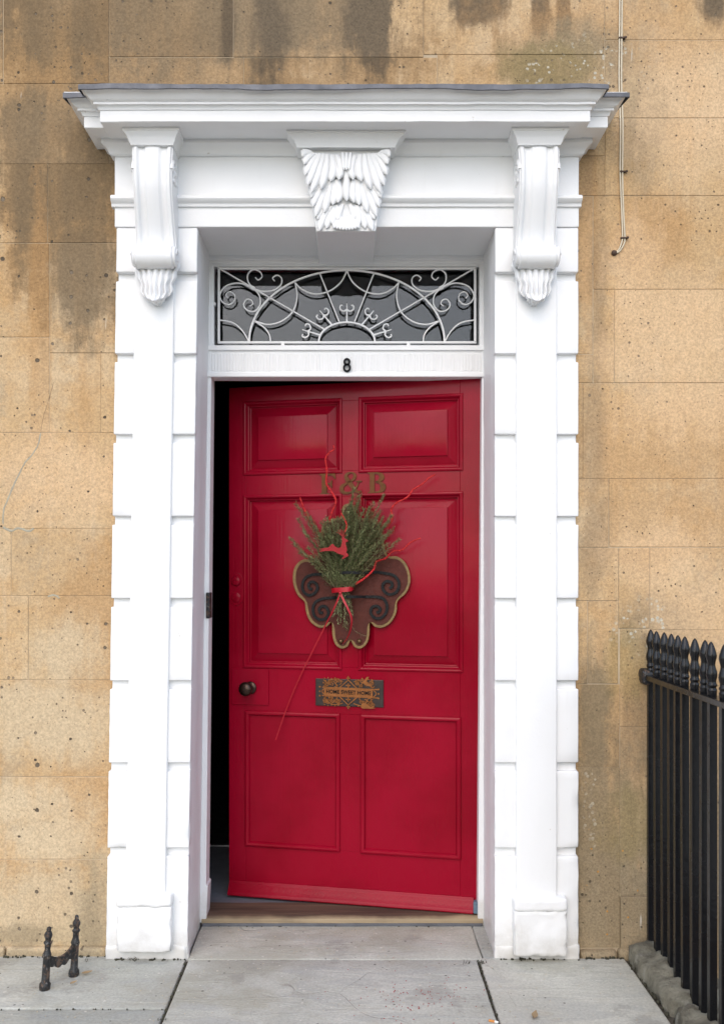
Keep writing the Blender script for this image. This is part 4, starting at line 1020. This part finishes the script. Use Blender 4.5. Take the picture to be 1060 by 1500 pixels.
# tinsel twigs
tw = [([(335,500,.05),(355,440,.055),(375,385,.06),(350,330,.06),(318,280,.06),(320,200,.062),(313,130,.062),(335,95,.062),(362,75,.062),(360,50,.062)], 'longest red tinsel twig rising straight up across the letter F'),
      ([(680,545,.05),(712,490,.05),(705,435,.055),(735,395,.06),(800,360,.065),(835,315,.065),(885,285,.068),(930,245,.07),(968,225,.07)], 'red tinsel twig reaching up right towards the upper panel'),
      ([(490,880,.07),(550,840,.075),(600,790,.07),(615,745,.07),(670,725,.07),(715,682,.075),(770,675,.08),(820,630,.085),(880,605,.09)], 'red tinsel twig sticking out low over the right of the board'),
      ([(272,600,.07),(255,545,.06),(215,500,.05),(196,455,.045),(175,405,.04),(160,360,.04)], 'short red tinsel twig at the upper left edge of the rosemary'),
      ([(430,570,.09),(440,530,.09),(425,490,.085),(405,455,.08)], 'tiny red tinsel twig just above the reindeer antlers')]
for pts,lab in tw:
    t_ = dthing('tinsel_twig', lab, 'tinsel twig', 'red tinsel twigs in the rosemary')
    pp = cr([bp(*p) for p in pts], 12); mb = MB()
    rs = [.0046*(1+.35*fbm((i*.31,0,0),2.2,3)) for i in range(len(pp))]
    mb.tube(pp, 1.0, 7, scale=lambda t: rs[min(len(rs)-1,int(t*(len(rs)-1)))]*(1-.35*t)); mb.build('wire', M['tinsel'], t_)

# ================================================================ RAILING
rail = empty('area_railing', (1.085,WALL,0))
tag(rail, 'glossy black iron railing with pointed wavy finials beside the doorway', 'railing')
RZ = 1.005
mb = MB(); mb.box(-.024,.024,-1.78,.02,RZ-.009,RZ+.009); mb.build('top_rail', M['black'], rail, bevel=.0025)
worn('rail_socket', -.034,.034,-.045,.01,RZ-.028,RZ+.03, M['oldiron'], rail, r=.014, cell=.012, amp=.006, nscale=30, seed=4)
fin_prof = [(.0125,0),(.0135,.004),(.0145,.016),(.0145,.020),(.0125,.022),(.0125,.027),(.0150,.029),(.0150,.035),(.0128,.038),(.0125,.046),(.0155,.056),(.0165,.064),(.0155,.073),(.0118,.086),(.0108,.094),(.0120,.102),(.0155,.114),(.0162,.120),(.0150,.128),(.0105,.144),(.006,.156),(.0015,.162)]
mb = MB(); mb.lathe([(r_*1.02,h) for r_,h in fin_prof], (0,0,0),(0,0,1),14); fo = mb.build('finial', M['black'], None, smooth=True, angle=55); fme = fo.data; bpy.data.objects.remove(fo)
mb = MB(); mb.box(-.0115,.0115,-.0115,.0115,.0,RZ-.0095-.02); bo = mb.build('bar', M['black'], None, bevel=.0015, seg=1); bme = bo.data; bpy.data.objects.remove(bo)
yy = [-.030]
for sp in (.082,.071,.073,.060,.068,.084,.076,.068,.086): yy.append(yy[-1]-sp)
while yy[-1] > -1.7: yy.append(yy[-1]-.075)
for k,y_ in enumerate(yy):
    b_ = bpy.data.objects.new('bar', bme); col.objects.link(b_); b_.parent = rail; b_.location = (random.uniform(-.001,.001), y_, .02); b_.rotation_euler = (random.uniform(-.002,.002), random.uniform(-.003,.003), random.uniform(-.06,.06))
    f_ = bpy.data.objects.new('finial', fme); col.objects.link(f_); f_.parent = b_; f_.location = (0,0,RZ+.009-.02); f_.rotation_euler = (random.uniform(-.02,.02),random.uniform(-.02,.02),random.uniform(0,6))
# stone kerb carrying the railing
kerb = empty('railing_kerb', (0,0,0)); tag(kerb, 'worn rounded stone kerb under the black railing', 'kerb')
ky = [.045,-.43,-1.1,-1.78]
for k in range(3):
    def sh(v, k=k):
        a = fbm(v,5,k)*.024+fbm(v,17,k+3)*.011; return Vector((v.x+a*.6, v.y, v.z+a*.9 if v.z > -.05 else v.z))
    worn('kerb_stone', 1.002,1.215, ky[k+1]+.004,ky[k]-.004, -.2,.058-.008*k, M['kerb'], kerb, r=.045, cell=.011, amp=.016, nscale=14, seed=30+k, shear=sh)

# ================================================================ BOOT SCRAPER
bs = empty('boot_scraper', (-.975,-.185,0)); tag(bs, 'old black iron boot scraper with two knobbed posts on the pavement', 'boot scraper')
pA, pB = Vector((-.032,-.055,0)), Vector((.033,.052,0))
prof = [(.016,-.01),(.0185,.004),(.0185,.016),(.013,.024),(.0125,.10),(.0145,.106),(.0155,.113),(.0125,.120),(.0105,.130),(.0105,.146),(.0135,.150),(.0135,.155),(.0085,.160),(.0095,.166),(.0130,.174),(.0130,.181),(.0085,.189),(.0065,.193),(.0075,.198),(.0055,.204),(.001,.207)]
for p_,ln in ((pA,(.07,0,1)),(pB,(.055,0,1))):
    mb = MB(); mb.lathe([(r_*.98,h) for r_,h in prof], p_, ln, 12)
    for v in mb.v: v += Vector((fbm(v,60,1),fbm(v,60,2),0))*.0016
    mb.build('post', M['oldiron'], bs, smooth=True, angle=60)
mb = MB(); top = []; bot = []
for k in range(21):
    t = k/20; p_ = (pA+Vector((.006,0,.0))).lerp(pB+Vector((.006,0,0)),t); sag = .030*math.sin(math.pi*t)
    top.append(p_+Vector((0,0,.116-sag))); bot.append(p_+Vector((0,0,.082-sag*.8-.007*abs(math.sin(t*math.pi*4)))))
nrm_ = Vector((pB.y-pA.y, -(pB.x-pA.x),0)).normalized()*.0045
vs = [v+nrm_ for v in top]+[v+nrm_ for v in bot]+[v-nrm_ for v in top]+[v-nrm_ for v in bot]; n_ = 21; fs = []
for i in range(20): fs += [(i,i+1,n_+i+1,n_+i),(2*n_+i,3*n_+i,3*n_+i+1,2*n_+i+1),(i,2*n_+i,2*n_+i+1,i+1),(n_+i,n_+i+1,3*n_+i+1,3*n_+i)]
mb.add(vs,fs); mb.build('blade', M['oldiron'], bs, smooth=False)

# ================================================================ CABLES ON THE WALL
cb = empty('cable_run', (0,0,0)); tag(cb, 'pair of thin cream cables clipped down the stone wall right of the cornice', 'cable')
def wp(px,py,h=.006): return W(px,py,WALL-h)
for off,dx in ((-1.5,0),(1.9,.6)):
    pts = [(908+off,-60),(908.4+off,0),(908+off,60),(907.6+off,120),(909.5+off,180),(909+off,252),(911+off*.8,310),(912.5+off,346),(911+off*1.2,357),(906+off*.4,366+dx*3),(899,371+dx)]
    mb = MB(); mb.tube(cr([wp(*p) for p in pts],6), .0030, 8); mb.build('cable', M['cable'], cb, smooth=True)
for px_,py_ in ((909.5,57),(911,252.5),(912.5,349.5)):
    c_ = wp(px_,py_,.0); mb = MB(); mb.box(c_.x-.012,c_.x+.013,c_.y-.011,c_.y-.0005,c_.z-.003,c_.z+.003); mb.lathe([(.005,0),(.005,.003),(.001,.005)], c_+Vector((.012,-.010,0)),(0,-1,0),8); mb.build('clip', M['clip'], cb, bevel=.0012)
c_ = wp(898.5,371,.0); mb = MB(); mb.lathe([(.010,0),(.011,.004),(.008,.011),(.004,.013)], c_,(0,-1,0),10); mb.build('end_plug', M['clip'], cb, smooth=True)

# ================================================================ SMALL THINGS ON THE GROUND
rg_ = random.Random(4)
def on_ground(px,py,z=0.):
    s_ = (py-VY)/(ZC-z); y_ = F/s_-D; return Vector(((px-VX)/s_, y_, z))
# moss and dirt along the joints
ms = MB()
def clump(c, r_, h):
    n_ = 7; ring = [Vector((c.x+r_*rg_.uniform(.6,1.3)*math.cos(6.283*k/n_), c.y+r_*rg_.uniform(.6,1.3)*math.sin(6.283*k/n_), c.z-.004)) for k in range(n_)]
    mid = [c+(v-c)*.6+Vector((0,0,h*rg_.uniform(.5,1)+.004)) for v in ring]; top = c+Vector((0,0,h))
    ms.add(ring+mid+[top], [(k,(k+1)%n_,n_+(k+1)%n_,n_+k) for k in range(n_)]+[(n_+k,n_+(k+1)%n_,2*n_) for k in range(n_)])
def line(a,b_,n_,r_=.005,h=.004,j=.006,den=1.):
    for k in range(n_):
        if rg_.random() > .62: continue
        p = a.lerp(b_,rg_.random()); clump(Vector((0,0,-.0015))+p+Vector((rg_.gauss(0,j),rg_.gauss(0,j),0)), r_*rg_.uniform(.25,1.3), h*rg_.uniform(.2,1.2))
G = lambda x_,y_: Vector((x_,y_,-.002))
line(G(-.575,-.01),G(-.575,-.6),60,.005,.004,.0025); line(G(-1.6,-.385),G(-.575,-.385),60,.004,.001,.0015); line(G(-1.4,.022),G(-.84,.022),70,.006,.007,.004)
line(G(-.84,.0),G(-.58,-.0),40,.006,.006,.004); line(G(-.56,.315),G(.50,.315),120,.006,.006,.006); line(G(.54,.0),G(.82,.0),50,.006,.006,.004); line(G(.83,.01),G(1.0,.01),30,.006,.006,.004)
line(G(.462,-.01),G(.462,-.6),50,.004,.003,.002); line(G(.998,.0),G(.998,-.7),70,.006,.005,.004)
tag(ms.build('joint_moss', M['moss'], None, smooth=True), 'dark moss and dirt lodged in the paving joints', 'moss', kind='stuff')
gs = MB()
def blade_(c, L_, ang, lean):
    d = Vector((math.cos(ang)*lean,math.sin(ang)*lean,1)).normalized(); s_ = Vector((-math.sin(ang),math.cos(ang),0))*.0012
    m_ = c+d*L_*.5; e = c+d*L_+Vector((math.cos(ang),math.sin(ang),-.4))*L_*.3; gs.add([c-s_,c+s_,m_+s_*.8,m_-s_*.8,e],[(0,1,2,3),(3,2,4)])
for px_,py_,n_ in ((707,1411,16),(195,1406,18),(575,1354,14),(690,1350,10),(240,1408,6),(236,1495,10),(128,1408,8),(682,1412,8)):
    for k in range(n_): blade_(on_ground(px_+rg_.gauss(0,4),py_+rg_.gauss(0,1)), rg_.uniform(.008,.02), rg_.uniform(0,6.3), rg_.uniform(.2,1.3))
tag(gs.build('joint_weeds', M['moss'], None, recalc=False), 'tiny green weeds growing from the paving joints', 'weeds', kind='stuff')
# grit
gt = MB()
for k in range(330):
    px_, py_ = rg_.uniform(0,960), rg_.uniform(1408,1499)
    if k < 170: px_, py_ = rg_.uniform(300,700), rg_.uniform(1353,1372) if k < 120 else rg_.uniform(1372,1405)
    c = on_ground(px_,py_,.001); r_ = rg_.uniform(.0006,.0019); gt.lathe([(r_*.5,-.001),(r_,r_*.4),(r_*.4,r_*1.1)], c,(rg_.uniform(-.5,.5),rg_.uniform(-.5,.5),1),5)
tag(gt.build('grit', M['mortar'], None), 'pale grit scattered over the doorstep paving', 'grit', kind='stuff')
rf = MB()
for k in range(120):
    px_, py_ = (rg_.gauss(610,38), rg_.gauss(1463,16)) if k < 105 else (rg_.uniform(430,720), rg_.uniform(1375,1495))
    c = on_ground(px_,min(py_,1499),.0025); r_ = rg_.uniform(.0009,.0021); rf.lathe([(r_,-.0006),(r_*.9,.0009)], c,(rg_.uniform(-.3,.3),rg_.uniform(-.3,.3),1),5)
tag(rf.build('red_flecks', M['felt'], None), 'scatter of tiny red flecks fallen on the paving below the door', 'flecks', kind='stuff')
# dry leaves
def leaf(px,py,L_,ang,label):
    c = on_ground(px,py,.003); m_ = MB(); rows = []
    for i in range(9):
        t = i/8; wv_ = L_*.2*math.sin(math.pi*min(1,t*1.02)**.8)+.0006; cx_ = c+Vector((math.cos(ang),math.sin(ang),0))*L_*(t-.5); sv = Vector((-math.sin(ang),math.cos(ang),0))
        rows.append([cx_-sv*wv_+Vector((0,0,.003+.004*t*t)),cx_+Vector((0,0,.0015+.006*t*t)),cx_+sv*wv_+Vector((0,0,.005+.004*t))])
    m_.grid(rows); tag(m_.build('dry_leaf', M['leaf'], None, smooth=True, recalc=False), label, 'leaf', 'dry leaves on the pavement')
leaf(128,1426,.035,.2,'pale curled dry leaf lying beside the boot scraper'); leaf(783,1488,.045,1.2,'pale dry leaf on the slab right of the doorstep joint')
leaf(108,1441,.022,.5,'small brown dry leaf in front of the boot scraper')
mb = MB(); c = on_ground(722,1496,.005); mb.tube([c+Vector((-.012,.006,0)),c+Vector((.004,-.002,0))], .0038, 8); butt = empty('cigarette_end', (0,0,0)); tag(butt,'orange and white cigarette end beside the paving joint','cigarette end')
mb.build('filter', simple('orange_filter',(.55,.22,.05),.8), butt, smooth=True, angle=50)
mb = MB(); mb.tube([c+Vector((.0042,-.0021,0)),c+Vector((.014,-.007,0))], .0036, 8); mb.build('paper', simple('white_paper',(.7,.7,.68),.8), butt, smooth=True, angle=50)
